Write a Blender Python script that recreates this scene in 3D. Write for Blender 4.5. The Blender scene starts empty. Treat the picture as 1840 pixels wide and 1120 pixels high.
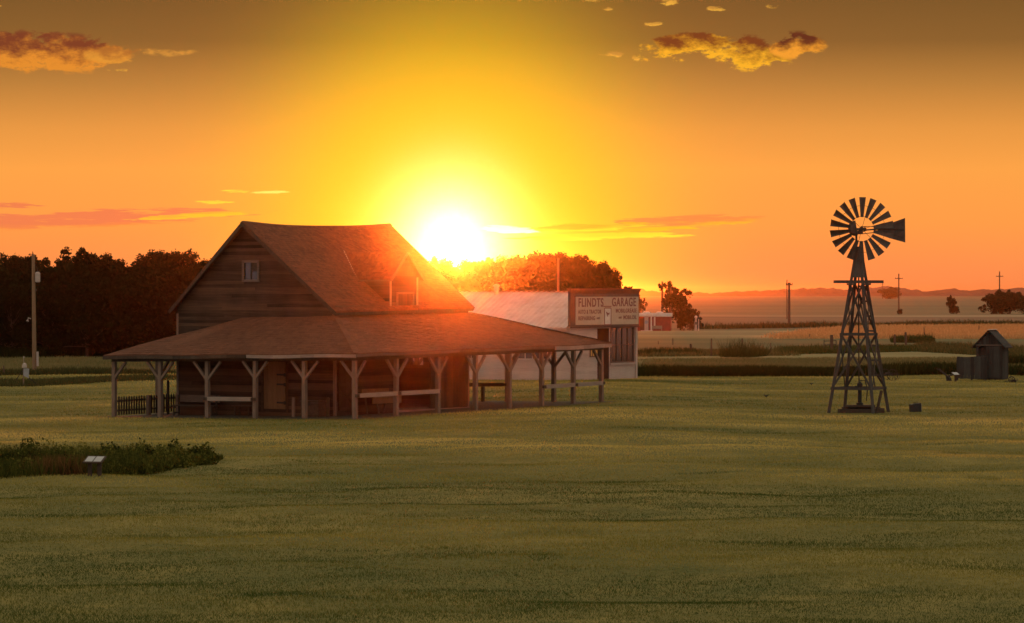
import bpy, math, random
import numpy as np
from mathutils import Vector, Matrix

random.seed(7)
rng = np.random.default_rng(11)
R = math.radians
S = bpy.context.scene
COL = S.collection

# ------------------------------------------------------------------ camera
F = 6200.0          # focal length in photograph pixels (1840 wide)
ZC = 5.05           # eye height above the lawn
HOR = 525.0         # row of the horizon
cam = bpy.data.cameras.new("camera")
cam.sensor_width = 36.0
cam.lens = 36.0 * F / 1840.0
cam.clip_start = 0.5
cam.clip_end = 20000.0
cam_o = bpy.data.objects.new("camera", cam)
COL.objects.link(cam_o)
cam_o.location = (0, 0, ZC)
cam_o.rotation_euler = (R(90) - math.atan((560 - HOR) / F), 0, 0)
S.camera = cam_o

# ------------------------------------------------------------------ sun
SUN_AZ = (812 - 920) / F
SUN_EL = (525 - 446) / F
sd = Vector((math.sin(SUN_AZ) * math.cos(SUN_EL), math.cos(SUN_AZ) * math.cos(SUN_EL), math.sin(SUN_EL)))
sun = bpy.data.lights.new("sun", 'SUN')
sun.energy = 1.5
sun.angle = R(0.5)
sun.color = (1.0, 0.115, 0.008)
sun_o = bpy.data.objects.new("sun", sun)
COL.objects.link(sun_o)
sun_o.rotation_euler = sd.to_track_quat('Z', 'Y').to_euler()
sun_o.location = (0, 0, 60)

S.view_settings.view_transform = 'Standard'
S.view_settings.look = 'None'
S.view_settings.exposure = 0.0
S.view_settings.gamma = 1.0
S.render.engine = 'CYCLES'
S.cycles.use_denoising = True
S.cycles.max_bounces = 6
S.cycles.diffuse_bounces = 2
S.cycles.transmission_bounces = 3
S.cycles.volume_bounces = 0
S.cycles.sample_clamp_indirect = 4.0
S.cycles.use_adaptive_sampling = False


# ------------------------------------------------------------------ node helper
class NT:
    def __init__(self, tree):
        self.t = tree
        self.n = tree.nodes
        self.l = tree.links

    def new(self, typ, **kw):
        nd = self.n.new(typ)
        for k, v in kw.items():
            setattr(nd, k, v)
        return nd

    def put(self, sock, v):
        if isinstance(v, bpy.types.NodeSocket):
            self.l.new(v, sock)
        elif v is not None:
            if sock.type == 'RGBA' and len(v) == 3:
                v = (*v, 1.0)
            sock.default_value = v

    def m(self, op, a, b=None, c=None, clamp=False):
        nd = self.new('ShaderNodeMath', operation=op)
        nd.use_clamp = clamp
        self.put(nd.inputs[0], a)
        if b is not None:
            self.put(nd.inputs[1], b)
        if c is not None:
            self.put(nd.inputs[2], c)
        return nd.outputs[0]

    def smooth(self, v, lo, hi):
        nd = self.new('ShaderNodeMapRange', interpolation_type='SMOOTHSTEP')
        self.put(nd.inputs['Value'], v)
        if lo <= hi:
            nd.inputs['From Min'].default_value, nd.inputs['From Max'].default_value = lo, hi
            nd.inputs['To Min'].default_value, nd.inputs['To Max'].default_value = 0, 1
        else:
            nd.inputs['From Min'].default_value, nd.inputs['From Max'].default_value = hi, lo
            nd.inputs['To Min'].default_value, nd.inputs['To Max'].default_value = 1, 0
        return nd.outputs['Result']

    def mix(self, f, a, b, blend='MIX'):
        nd = self.new('ShaderNodeMix', data_type='RGBA', blend_type=blend)
        nd.clamp_factor = True
        self.put(nd.inputs[0], f)
        self.put(nd.inputs[6], a)
        self.put(nd.inputs[7], b)
        return nd.outputs[2]

    def vec(self, x, y, z):
        nd = self.new('ShaderNodeCombineXYZ')
        self.put(nd.inputs[0], x)
        self.put(nd.inputs[1], y)
        self.put(nd.inputs[2], z)
        return nd.outputs[0]

    def noise(self, vec, scale, detail=4, rough=0.55, dist=0.0):
        nd = self.new('ShaderNodeTexNoise')
        if vec is not None:
            self.l.new(vec, nd.inputs['Vector'])
        nd.inputs['Scale'].default_value = scale
        nd.inputs['Detail'].default_value = detail
        nd.inputs['Roughness'].default_value = rough
        nd.inputs['Distortion'].default_value = dist
        return nd.outputs[0]

    def ramp(self, f, stops):
        nd = self.new('ShaderNodeValToRGB')
        cr = nd.color_ramp
        while len(cr.elements) > 1:
            cr.elements.remove(cr.elements[-1])
        for i, (p, c) in enumerate(stops):
            e = cr.elements[0] if i == 0 else cr.elements.new(p)
            e.position = p
            e.color = (*c, 1)
        self.put(nd.inputs[0], f)
        return nd.outputs[0]


# ------------------------------------------------------------------ world: the dawn sky, by direction
W = bpy.data.worlds.new("World")
S.world = W
W.use_nodes = True
W.node_tree.nodes.clear()
w = NT(W.node_tree)
geo = w.new('ShaderNodeTexCoord')
sep = w.new('ShaderNodeSeparateXYZ')
w.l.new(geo.outputs['Generated'], sep.inputs[0])
dx, dy, dz = sep.outputs
K = F   # radians to photograph-pixel sized units (108 per degree)
az = w.m('MULTIPLY', w.m('ARCTAN2', dx, dy), K)
el = w.m('MULTIPLY', w.m('ARCSINE', dz), K)
# plain gradient by elevation, 0 .. 700 units (6.5 degrees)
elf = w.m('DIVIDE', w.m('ADD', el, 40.0), 740.0, clamp=True)
low = w.ramp(elf, [(0.0, (0.90, 0.23, 0.075)), (0.10, (0.98, 0.27, 0.075)), (0.22, (1.0, 0.335, 0.065)),
                   (0.35, (0.98, 0.37, 0.065)), (0.45, (0.80, 0.315, 0.058)), (0.56, (0.50, 0.215, 0.044)), (0.66, (0.27, 0.122, 0.028)),
                   (0.78, (0.20, 0.092, 0.022)), (1.0, (0.20, 0.10, 0.028))])
# the sky opposite the dawn is dim rose-blue
side = w.smooth(dy, 0.85, -0.3)
low = w.mix(side, low, (0.62, 0.50, 0.52))
sky = w.new('ShaderNodeTexSky', sky_type='NISHITA')
sky.sun_disc = False
sky.sun_elevation = SUN_EL
sky.sun_rotation = SUN_AZ
sky.air_density = 1.0
sky.dust_density = 2.0
dome = w.mix(1.0, w.mix(1.0, sky.outputs[0], (0.10, 0.10, 0.10), 'MULTIPLY'), (0.80, 0.66, 0.46), 'ADD')
col = w.mix(w.smooth(el, 700.0, 1900.0), low, dome)
# glow round the sun
sax, sel = SUN_AZ * K, SUN_EL * K
ddx = w.m('SUBTRACT', az, sax)
ddy = w.m('SUBTRACT', el, sel)
ddyu = w.m('MULTIPLY', w.m('MAXIMUM', ddy, 0.0), 0.86)
ddyd = w.m('MULTIPLY', w.m('MINIMUM', ddy, 0.0), 1.3)
ddy2 = w.m('ADD', ddyu, ddyd)
dist = w.m('SQRT', w.m('ADD', w.m('MULTIPLY', ddx, ddx), w.m('MULTIPLY', ddy2, ddy2)))
front = w.smooth(dy, 0.2, 0.6)
def gauss(d, s, p=2.0):
    q = w.m('POWER', w.m('DIVIDE', d, s), p)
    return w.m('MULTIPLY', w.m('EXPONENT', w.m('MULTIPLY', q, -1.0)), front)
col = w.mix(w.m('MULTIPLY', gauss(dist, 335.0, 2.9), 0.97), col, (0.98, 0.655, 0.006))
col = w.mix(w.m('MULTIPLY', gauss(dist, 98.0, 1.9), 0.92), col, (1.25, 1.10, 0.85))
col = w.mix(gauss(dist, 40.0, 1.7), col, (1.9, 1.75, 1.5))

# clouds, each by direction (azimuth, elevation)
NC = {}
def cnoise(scale, sx, detail):
    key = (scale, sx, detail)
    if key not in NC:
        v = w.vec(w.m('MULTIPLY', az, sx), el, 37.1)
        NC[key] = w.noise(v, scale, detail, 0.62, 0.0)
    return NC[key]
def cloud(col, px, py, rx, ry, seed, scale=0.02, sx=0.5, thr=0.50, soft=0.10, bright=(1.0, 0.50, 0.04), dark=(0.20, 0.045, 0.012), darkness=1.0, tilt=0.0, dbias=0.0, gain=0.55):
    cx, cy = px - 920.0, 525.0 - py
    x = w.m('SUBTRACT', az, cx)
    y = w.m('SUBTRACT', w.m('SUBTRACT', el, cy), w.m('MULTIPLY', x, tilt))
    q = w.m('ADD', w.m('POWER', w.m('ABSOLUTE', w.m('DIVIDE', x, rx)), 2.0), w.m('POWER', w.m('ABSOLUTE', w.m('DIVIDE', y, ry)), 2.0))
    if sx > 0.2:
        n, n2 = (cnoise(0.034, 0.55, 5) if rx > 45 else cnoise(0.09, 0.5, 4)), cnoise(0.06, 0.55, 4)
    else:
        n, n2 = (cnoise(0.15, 0.085, 4) if rx > 80 else cnoise(0.28, 0.09, 3)), cnoise(0.10, 0.05, 3)
    f = w.m('ADD', w.m('MULTIPLY', w.m('SUBTRACT', n, 0.5), 3.2), w.m('MULTIPLY', w.m('SUBTRACT', 1.0, w.m('MINIMUM', q, 3.0)), gain))
    a = w.m('MULTIPLY', w.smooth(f, (thr - 0.5) * 3 + 0.12, (thr - 0.5) * 3 + 0.10 + soft * 3.4), w.smooth(q, 1.7, 0.8))
    a = w.m('MULTIPLY', a, front)
    dk = w.m('ADD', w.m('ADD', w.m('DIVIDE', y, ry * 1.25), w.m('MULTIPLY', w.m('SUBTRACT', n2, 0.5 - dbias * 0.3), 2.2)), w.m('MULTIPLY', w.m('SUBTRACT', f, 0.45), 0.5))
    c = w.mix(w.m('MULTIPLY', w.smooth(dk, -0.55, 0.65), darkness), bright, dark)
    return w.mix(a, col, c)

G1 = (0.78, 0.27, 0.028)
col = cloud(col, 60, 98, 180, 34, 1, 0.022, 0.55, 0.42, 0.12, G1, (0.21, 0.05, 0.018), 1.0, -0.02)
col = cloud(col, 215, 104, 60, 16, 2, 0.03, 0.5, 0.46, 0.14, (0.75, 0.30, 0.035), (0.30, 0.08, 0.02), 0.7)
col = cloud(col, 300, 98, 55, 8, 3, 0.04, 0.35, 0.46, 0.2, (0.70, 0.30, 0.045), (0.5, 0.2, 0.03), 0.4)
col = cloud(col, 1230, 86, 85, 24, 4, 0.030, 0.6, 0.45, 0.10, (0.95, 0.44, 0.022), (0.20, 0.05, 0.012), 1.0, 0.10)
col = cloud(col, 1335, 96, 75, 30, 5, 0.030, 0.6, 0.45, 0.10, (0.95, 0.44, 0.022), (0.20, 0.05, 0.012), 1.0, -0.15)
col = cloud(col, 1428, 84, 50, 22, 6, 0.030, 0.6, 0.46, 0.10, (0.9, 0.34, 0.03), (0.13, 0.03, 0.012), 1.0, 0.0, 0.18)
for k, (x, y, a, b) in enumerate([(1098, 98, 24, 7), (1142, 106, 12, 6), (1172, 44, 20, 5), (1205, 6, 22, 9), (1286, 18, 18, 6), (1392, 16, 18, 7), (1062, 2, 24, 5), (1090, 18, 12, 4), (215, 130, 22, 5), (2, 17, 14, 6)]):
    col = cloud(col, x, y, a, b, 10 + k, 0.06, 0.5, 0.52, 0.16, (0.85, 0.42, 0.05), (0.30, 0.11, 0.03), 0.6)
SA = (0.88, 0.215, 0.075)
col = cloud(col, 130, 395, 310, 15, 31, 0.030, 0.06, 0.44, 0.12, (1.0, 0.30, 0.045), SA, 1.0, 0.040, 1.2, 0.8)
col = cloud(col, 350, 388, 115, 6, 32, 0.05, 0.06, 0.47, 0.10, (1.0, 0.56, 0.03), (1.0, 0.34, 0.05), 1.0, 0.06, -0.3, 0.8)
col = cloud(col, 385, 364, 48, 3.6, 33, 0.06, 0.06, 0.52, 0.14, (1.0, 0.68, 0.05), SA, 0.0, 0.0, 0.0, 0.8)
col = cloud(col, 420, 345, 34, 3.4, 34, 0.06, 0.06, 0.52, 0.14, (1.0, 0.72, 0.06), SA, 0.0, 0.0, 0.0, 0.8)
col = cloud(col, 487, 347, 36, 4.4, 34, 0.06, 0.06, 0.52, 0.14, (1.0, 0.85, 0.15), SA, 0.0, 0.0, 0.0, 0.8)
col = cloud(col, 20, 371, 58, 5, 35, 0.05, 0.06, 0.42, 0.14, SA, SA, 0.5, 0.0)
col = cloud(col, 1200, 402, 165, 12, 36, 0.035, 0.06, 0.42, 0.10, (1.0, 0.52, 0.02), (0.93, 0.25, 0.06), 1.0, 0.05, 0.5, 0.8)
col = cloud(col, 1060, 408, 120, 8, 37, 0.05, 0.06, 0.44, 0.12, (1.0, 0.72, 0.04), (0.98, 0.40, 0.02), 1.0, 0.03, 0.3, 0.8)
col = cloud(col, 1090, 424, 170, 6, 37, 0.05, 0.06, 0.45, 0.12, (1.0, 0.76, 0.04), (1.0, 0.5, 0.02), 0.4, 0.02, 0.0, 0.8)
col = cloud(col, 915, 413, 55, 7, 38, 0.05, 0.08, 0.38, 0.18, (1.6, 1.4, 0.9), (1.2, 0.9, 0.4), 0.2, -0.06, 0.0, 0.9)
col = cloud(col, 1040, 430, 40, 3, 39, 0.05, 0.08, 0.38, 0.18, (1.0, 0.78, 0.05), (1.0, 0.6, 0.02), 0.2, 0.0, 0.0, 0.9)
bg = w.new('ShaderNodeBackground')
w.put(bg.inputs[0], col)
bg.inputs[1].default_value = 1.0
wo = w.new('ShaderNodeOutputWorld')
w.l.new(bg.outputs[0], wo.inputs[0])
W.cycles.sampling_method = 'MANUAL'
W.cycles.sample_map_resolution = 2048


# ------------------------------------------------------------------ scene helpers
def tag(o, label=None, cat=None, group=None, kind=None):
    if label: o['label'] = label
    if cat: o['category'] = cat
    if group: o['group'] = group
    if kind: o['kind'] = kind
    return o


def empty(name, loc, rz=0.0, label=None, cat=None, group=None):
    o = bpy.data.objects.new(name, None)
    o.empty_display_size = 0.3
    COL.objects.link(o)
    o.location = loc
    o.rotation_euler = (0, 0, rz)
    return tag(o, label, cat, group)


class MB:
    """collects shapes and links them as one mesh object"""
    def __init__(self):
        self.v, self.f = [], []

    def add(self, vs, fs):
        b = len(self.v)
        self.v += [tuple(p) for p in vs]
        self.f += [tuple(b + i for i in f) for f in fs]

    def quad(self, a, b, c, d):
        self.add([a, b, c, d], [(0, 1, 2, 3)])

    def box(self, x0, x1, y0, y1, z0, z1):
        self.add([(x0, y0, z0), (x1, y0, z0), (x1, y1, z0), (x0, y1, z0), (x0, y0, z1), (x1, y0, z1), (x1, y1, z1), (x0, y1, z1)],
                 [(0, 3, 2, 1), (4, 5, 6, 7), (0, 1, 5, 4), (1, 2, 6, 5), (2, 3, 7, 6), (3, 0, 4, 7)])

    def hexa(self, lo, hi):
        """eight corners: a bottom loop and a top loop of four"""
        self.add(list(lo) + list(hi), [(0, 3, 2, 1), (4, 5, 6, 7), (0, 1, 5, 4), (1, 2, 6, 5), (2, 3, 7, 6), (3, 0, 4, 7)])

    def beam(self, a, b, wd, th, up=(0, 0, 1), taper=1.0):
        a, b = Vector(a), Vector(b)
        d = (b - a).normalized()
        u = Vector(up)
        if abs(d.dot(u)) > 0.98:
            u = Vector((0, 1, 0)) if abs(d.y) < 0.9 else Vector((1, 0, 0))
        s = d.cross(u).normalized()
        t = s.cross(d).normalized()
        c = [(-1, -1), (1, -1), (1, 1), (-1, 1)]
        lo = [a + s * (i * wd / 2) + t * (j * th / 2) for i, j in c]
        hi = [b + s * (i * wd / 2 * taper) + t * (j * th / 2 * taper) for i, j in c]
        self.hexa(lo, hi)

    def tube(self, pts, rads, n=8, cap=True):
        b = len(self.v)
        pts = [Vector(p) for p in pts]
        for i, p in enumerate(pts):
            d = (pts[min(i + 1, len(pts) - 1)] - pts[max(i - 1, 0)]).normalized()
            u = Vector((0, 0, 1)) if abs(d.z) < 0.9 else Vector((1, 0, 0))
            s = d.cross(u).normalized()
            t = s.cross(d)
            for k in range(n):
                a = 2 * math.pi * k / n
                self.v.append(tuple(p + (s * math.cos(a) + t * math.sin(a)) * rads[i]))
        for i in range(len(pts) - 1):
            for k in range(n):
                k2 = (k + 1) % n
                self.f.append((b + i * n + k, b + i * n + k2, b + (i + 1) * n + k2, b + (i + 1) * n + k))
        if cap:
            self.f.append(tuple(b + k for k in range(n))[::-1])
            e = b + (len(pts) - 1) * n
            self.f.append(tuple(e + k for k in range(n)))

    def build(self, name, mat, parent=None, smooth=False):
        me = bpy.data.meshes.new(name)
        me.from_pydata(self.v, [], self.f)
        me.update()
        if mat: me.materials.append(mat)
        if smooth:
            me.polygons.foreach_set('use_smooth', [True] * len(me.polygons))
        o = bpy.data.objects.new(name, me)
        COL.objects.link(o)
        if parent: o.parent = parent
        return o


def build_each(self, name, mat, parent=None):
    """one object for every separate piece"""
    n = len(self.v)
    par = list(range(n))
    def find(a):
        while par[a] != a:
            par[a] = par[par[a]]
            a = par[a]
        return a
    for f in self.f:
        for k in f[1:]:
            par[find(k)] = find(f[0])
    groups = {}
    for f in self.f:
        groups.setdefault(find(f[0]), []).append(f)
    out = []
    for fs in groups.values():
        ids = sorted({i for f in fs for i in f})
        mp = {i: k for k, i in enumerate(ids)}
        m2 = MB()
        m2.add([self.v[i] for i in ids], [tuple(mp[i] for i in f) for f in fs])
        out.append(m2.build(name, mat, parent))
    return out
MB.build_each = build_each


def copy_tree(o, parent=None):
    c = o.copy()
    COL.objects.link(c)
    if parent: c.parent = parent
    for ch in list(o.children):
        copy_tree(ch, c)
    return c


def big_mesh(name, verts, faces, mat, tone=None, parent=None, kind=None):
    """fast mesh from numpy arrays; faces (n,k)"""
    me = bpy.data.meshes.new(name)
    n, k = faces.shape
    me.vertices.add(len(verts))
    me.vertices.foreach_set('co', verts.astype(np.float32).ravel())
    me.loops.add(n * k)
    me.loops.foreach_set('vertex_index', faces.astype(np.int32).ravel())
    me.polygons.add(n)
    me.polygons.foreach_set('loop_start', np.arange(0, n * k, k, dtype=np.int32))
    me.update(calc_edges=True)
    if tone is not None:
        at = me.attributes.new('tone', 'FLOAT', 'POINT')
        at.data.foreach_set('value', tone.astype(np.float32))
    me.materials.append(mat)
    o = bpy.data.objects.new(name, me)
    COL.objects.link(o)
    if parent: o.parent = parent
    if kind: o['kind'] = kind
    return o


# ------------------------------------------------------------------ terrain height
_k = [(0.61, 0.35, 1.1, 1.0), (-0.33, 0.72, 0.3, 1.0), (0.21, 0.55, 4.0, 0.9), (0.95, -0.41, 2.2, 0.6), (0.12, 1.05, 5.1, 0.7), (1.3, 0.9, 0.7, 0.35), (-0.8, 1.6, 3.3, 0.35), (0.09, 0.17, 1.9, 1.3)]
def und(X, Y):
    z = 0.0
    for kx, ky, ph, a in _k:
        z = z + a * np.sin(kx * X + ky * Y + ph + 0.6 * np.sin(0.23 * X - 0.19 * Y + ph))
    return z / 6.0
def sstep(v, a, b):
    t = np.clip((v - a) / (b - a), 0, 1)
    return t * t * (3 - 2 * t)
def HV(X, Y):
    X = np.asarray(X, float)
    Y = np.asarray(Y, float)
    tilt = np.interp(X, [-45, -22, -6.27, 4.5, 12, 100], [-0.34, -0.26, 0, 0.19, 0, 0])
    wt = sstep(Y, 95, 126) * (1 - sstep(Y, 178, 208))
    near = 0.115 * (1 - sstep(Y, 112, 128)) + 0.028
    mid = near * (und(X, Y) + 0.33 * und(X * 1.9 + 13, Y * 2.6 + 5)) * (1 - sstep(Y, 260, 420))
    far = 0.5 * np.sin(X * 0.006 + Y * 0.011) * sstep(Y, 500, 1200) * (1 - sstep(Y, 3000, 3800))
    return tilt * wt + mid + far
def H(X, Y):
    return float(HV(X, Y))
def P(px, py, Y):
    """a point of the world seen at photograph pixel px, py, at depth Y"""
    return Vector(((px - 920) / F * Y, Y, ZC - (py - HOR) / F * Y))
def G(px, Y):
    X = (px - 920) / F * Y
    return Vector((X, Y, H(X, Y)))
def YG(py):
    return ZC * F / (py - HOR)


# ------------------------------------------------------------------ materials
def new_mat(name):
    m = bpy.data.materials.new(name)
    m.use_nodes = True
    m.node_tree.nodes.clear()
    t = NT(m.node_tree)
    out = t.new('ShaderNodeOutputMaterial')
    return m, t, out
def principled(t, out, color, rough=0.8, metal=0.0, bump=None, bstr=0.3, bdist=0.02, spec=0.3):
    p = t.new('ShaderNodeBsdfPrincipled')
    t.put(p.inputs['Base Color'], color)
    t.put(p.inputs['Roughness'], rough)
    p.inputs['Metallic'].default_value = metal
    p.inputs['Specular IOR Level'].default_value = spec
    if bump is not None:
        b = t.new('ShaderNodeBump')
        b.inputs['Strength'].default_value = bstr
        b.inputs['Distance'].default_value = bdist
        t.l.new(bump, b.inputs['Height'])
        t.l.new(b.outputs[0], p.inputs['Normal'])
    t.l.new(p.outputs[0], out.inputs[0])
    return p
def wood(name, dark, light, stretch=(1, 1, 1), scale=6.0, rough=0.85, spread=0.6, stain=None):
    m, t, out = new_mat(name)
    tc = t.new('ShaderNodeTexCoord')
    mp = t.new('ShaderNodeMapping')
    mp.inputs['Scale'].default_value = stretch
    t.l.new(tc.outputs['Object'], mp.inputs[0])
    g = t.new('ShaderNodeNewGeometry')
    rpi = g.outputs['Random Per Island']
    add = t.new('ShaderNodeVectorMath', operation='ADD')
    t.l.new(mp.outputs[0], add.inputs[0])
    t.l.new(t.vec(t.m('MULTIPLY', rpi, 31.0), t.m('MULTIPLY', rpi, 17.0), 0.0), add.inputs[1])
    n1 = t.noise(add.outputs[0], scale, 6, 0.65)
    n2 = t.noise(tc.outputs['Object'], 0.9, 4, 0.6)
    f = t.m('ADD', t.m('MULTIPLY', t.m('SUBTRACT', n1, 0.5), 1.3), t.m('ADD', t.m('MULTIPLY', t.m('SUBTRACT', rpi, 0.5), spread), t.m('MULTIPLY', t.m('SUBTRACT', n2, 0.5), 0.9)))
    f = t.m('ADD', f, 0.5, clamp=True)
    c = t.mix(f, dark, light)
    if stain:
        c = t.mix(t.m('MULTIPLY', t.smooth(t.noise(tc.outputs['Object'], 1.7, 5, 0.7), 0.56, 0.72), 0.8), c, stain)
    principled(t, out, c, rough, 0, n1, 0.35, 0.01, 0.2)
    return m
def plain(name, c1, c2=None, scale=4.0, rough=0.6, metal=0.0, spec=0.4):
    m, t, out = new_mat(name)
    tc = t.new('ShaderNodeTexCoord')
    n = t.noise(tc.outputs['Object'], scale, 5, 0.65)
    c2 = c2 or tuple(x * 0.6 for x in c1)
    principled(t, out, t.mix(t.smooth(n, 0.3, 0.7), c1, c2), rough, metal, n, 0.15, 0.01, spec)
    return m
def leafy(name, c_dark, c_mid, c_light, trans=0.35, island=False):
    m, t, out = new_mat(name)
    if island:
        f = t.new('ShaderNodeNewGeometry').outputs['Random Per Island']
        oi = t.new('ShaderNodeObjectInfo').outputs['Random']
        f = t.m('ADD', t.m('MULTIPLY', f, 0.75), t.m('MULTIPLY', oi, 0.25))
    else:
        a = t.new('ShaderNodeAttribute')
        a.attribute_name = 'tone'
        f = a.outputs['Fac']
    c = t.ramp(f, [(0.0, c_dark), (0.5, c_mid), (1.0, c_light)])
    d = t.new('ShaderNodeBsdfDiffuse')
    t.put(d.inputs[0], c)
    tr = t.new('ShaderNodeBsdfTranslucent')
    t.put(tr.inputs[0], c)
    mx = t.new('ShaderNodeMixShader')
    mx.inputs[0].default_value = trans
    t.l.new(d.outputs[0], mx.inputs[1])
    t.l.new(tr.outputs[0], mx.inputs[2])
    t.l.new(mx.outputs[0], out.inputs[0])
    return m

M = {}
M['siding'] = wood('weathered_siding', (0.012, 0.006, 0.004), (0.085, 0.047, 0.028), (0.30, 0.30, 7), 2.2, spread=0.75)
M['vert_boards'] = wood('vertical_boards', (0.017, 0.008, 0.005), (0.070, 0.036, 0.020), (8, 8, 0.5), 3.0, spread=0.8)
M['post'] = wood('grey_post_wood', (0.075, 0.050, 0.038), (0.21, 0.150, 0.115), (9, 9, 0.7), 3.0, spread=0.4)
M['rail'] = wood('grey_rail_wood', (0.13, 0.10, 0.085), (0.28, 0.225, 0.19), (0.7, 0.7, 9), 3.0, spread=0.4)
M['darkwood'] = wood('dark_old_wood', (0.018, 0.012, 0.009), (0.075, 0.05, 0.036), (3, 3, 3), 3.0)
M['fascia'] = wood('fascia_wood', (0.055, 0.038, 0.030), (0.14, 0.10, 0.08), (0.6, 0.6, 8), 3.0, spread=0.5)
M['tan_door'] = wood('tan_door_wood', (0.09, 0.048, 0.022), (0.19, 0.105, 0.05), (9, 9, 0.6), 3.0, spread=0.4)
M['shingle'] = wood('wood_shingles', (0.062, 0.020, 0.009), (0.165, 0.058, 0.027), (4, 4, 4), 2.0, spread=0.5)
M['porch_shingle'] = wood('porch_shingles', (0.065, 0.026, 0.014), (0.145, 0.060, 0.033), (4, 4, 4), 2.0, spread=0.4)
M['mill_wood'] = wood('windmill_timber', (0.014, 0.012, 0.011), (0.078, 0.070, 0.065), (6, 6, 1.0), 3.0, spread=0.6)
M['grey_boards'] = wood('outhouse_boards', (0.008, 0.009, 0.009), (0.042, 0.046, 0.044), (8, 8, 0.6), 3.0, spread=0.8)
M['dark_shingle'] = wood('dark_shingles', (0.010, 0.011, 0.012), (0.045, 0.047, 0.048), (4, 4, 4), 2.0, spread=0.7)
M['black'] = plain('blackened_iron', (0.009, 0.0085, 0.0085), (0.02, 0.016, 0.014), 9, 0.6, 0.3)
M['steel'] = plain('galvanised_steel', (0.06, 0.056, 0.052), (0.035, 0.03, 0.026), 5, 0.55, 0.6)
M['white'] = plain('white_paint', (0.55, 0.53, 0.50), (0.42, 0.39, 0.36), 3, 0.6)
M['garage_white'] = wood('garage_white_siding', (0.26, 0.22, 0.20), (0.40, 0.345, 0.315), (0.5, 0.5, 8), 3.0, spread=0.3)
M['garage_panel'] = plain('cream_sign_board', (0.42, 0.32, 0.235), (0.35, 0.27, 0.20), 2.0, 0.6)
M['garage_trim'] = plain('red_brown_trim', (0.115, 0.045, 0.028), (0.08, 0.033, 0.022), 3, 0.6)
M['letter'] = plain('red_brown_letter_paint', (0.16, 0.040, 0.028), (0.20, 0.055, 0.04), 6, 0.6)
M['yellow_letter'] = plain('yellow_letter_paint', (0.55, 0.33, 0.07), (0.45, 0.26, 0.05), 6, 0.6)
M['glass'] = plain('dim_window_glass', (0.030, 0.022, 0.018), (0.045, 0.03, 0.024), 2, 0.12, 0.0, 0.7)
M['interior'] = plain('dim_interior', (0.035, 0.024, 0.018), None, 3, 0.9)
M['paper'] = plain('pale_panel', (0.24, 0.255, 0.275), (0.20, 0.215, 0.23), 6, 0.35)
M['red'] = plain('red_painted_wall', (0.24, 0.030, 0.022), (0.16, 0.022, 0.018), 2, 0.6)
M['blue_grey'] = plain('blue_grey_paint', (0.20, 0.24, 0.30), (0.16, 0.19, 0.24), 5, 0.5)
M['pole_wood'] = wood('pole_wood', (0.10, 0.062, 0.036), (0.24, 0.155, 0.092), (9, 9, 0.5), 2.0)
M['dark_pole'] = wood('dark_pole_wood', (0.05, 0.03, 0.022), (0.11, 0.07, 0.05), (9, 9, 0.5), 2.0)
M['bark'] = wood('dark_bark', (0.018, 0.012, 0.010), (0.06, 0.042, 0.032), (3, 3, 0.8), 3.0)
M['dirt'] = plain('trodden_earth', (0.045, 0.033, 0.018), (0.028, 0.022, 0.012), 1.5, 0.95)
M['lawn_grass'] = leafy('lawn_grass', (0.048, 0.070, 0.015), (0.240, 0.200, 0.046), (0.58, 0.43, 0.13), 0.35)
M['bank_grass'] = leafy('bank_grass', (0.007, 0.012, 0.004), (0.020, 0.030, 0.009), (0.060, 0.070, 0.020), 0.25)
M['weed'] = leafy('weeds', (0.034, 0.034, 0.012), (0.090, 0.082, 0.030), (0.185, 0.160, 0.070), 0.35)
M['straw'] = leafy('straw_stubble', (0.30, 0.145, 0.06), (0.46, 0.245, 0.105), (0.62, 0.36, 0.17), 0.5)
M['bed'] = leafy('bed_leaves', (0.012, 0.016, 0.005), (0.055, 0.060, 0.012), (0.15, 0.135, 0.030), 0.3)
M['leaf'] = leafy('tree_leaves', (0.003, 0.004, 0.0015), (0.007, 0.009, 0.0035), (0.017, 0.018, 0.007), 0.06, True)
M['leaf_far'] = leafy('far_tree_leaves', (0.008, 0.010, 0.005), (0.017, 0.019, 0.009), (0.034, 0.034, 0.016), 0.10, True)

# corrugated iron roof
m, t, out = new_mat('corrugated_iron')
tc = t.new('ShaderNodeTexCoord')
sp = t.new('ShaderNodeSeparateXYZ')
t.l.new(tc.outputs['Object'], sp.inputs[0])
n = t.noise(tc.outputs['Object'], 1.4, 5, 0.65)
principled(t, out, t.mix(t.smooth(n, 0.35, 0.68), (0.38, 0.325, 0.30), (0.30, 0.25, 0.225)), 0.5, 0.0, None, spec=0.4)
M['iron_roof'] = m

# ground: one sheet, lawn to far fields
m, t, out = new_mat('prairie_ground')
tc = t.new('ShaderNodeTexCoord')
obj_v = tc.outputs['Object']
sp = t.new('ShaderNodeSeparateXYZ')
t.l.new(obj_v, sp.inputs[0])
X_, Y_ = sp.outputs[0], sp.outputs[1]
n_big = t.noise(obj_v, 0.09, 5, 0.6)
n_mid = t.noise(obj_v, 0.55, 5, 0.65)
n_fine = t.noise(obj_v, 6.0, 5, 0.75)
lawn = t.ramp(t.m('ADD', t.m('MULTIPLY', n_big, 0.5), t.m('MULTIPLY', n_mid, 0.5)), [(0.36, (0.06, 0.078, 0.018)), (0.5, (0.135, 0.120, 0.030)), (0.64, (0.28, 0.22, 0.06))])
lawn = t.mix(0.55, lawn, t.ramp(n_fine, [(0.32, (0.026, 0.034, 0.009)), (0.7, (0.15, 0.130, 0.040))]))
yw = t.m('ADD', Y_, t.m('MULTIPLY', t.m('SUBTRACT', t.noise(obj_v, 0.03, 3, 0.5), 0.5), 46.0))
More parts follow.
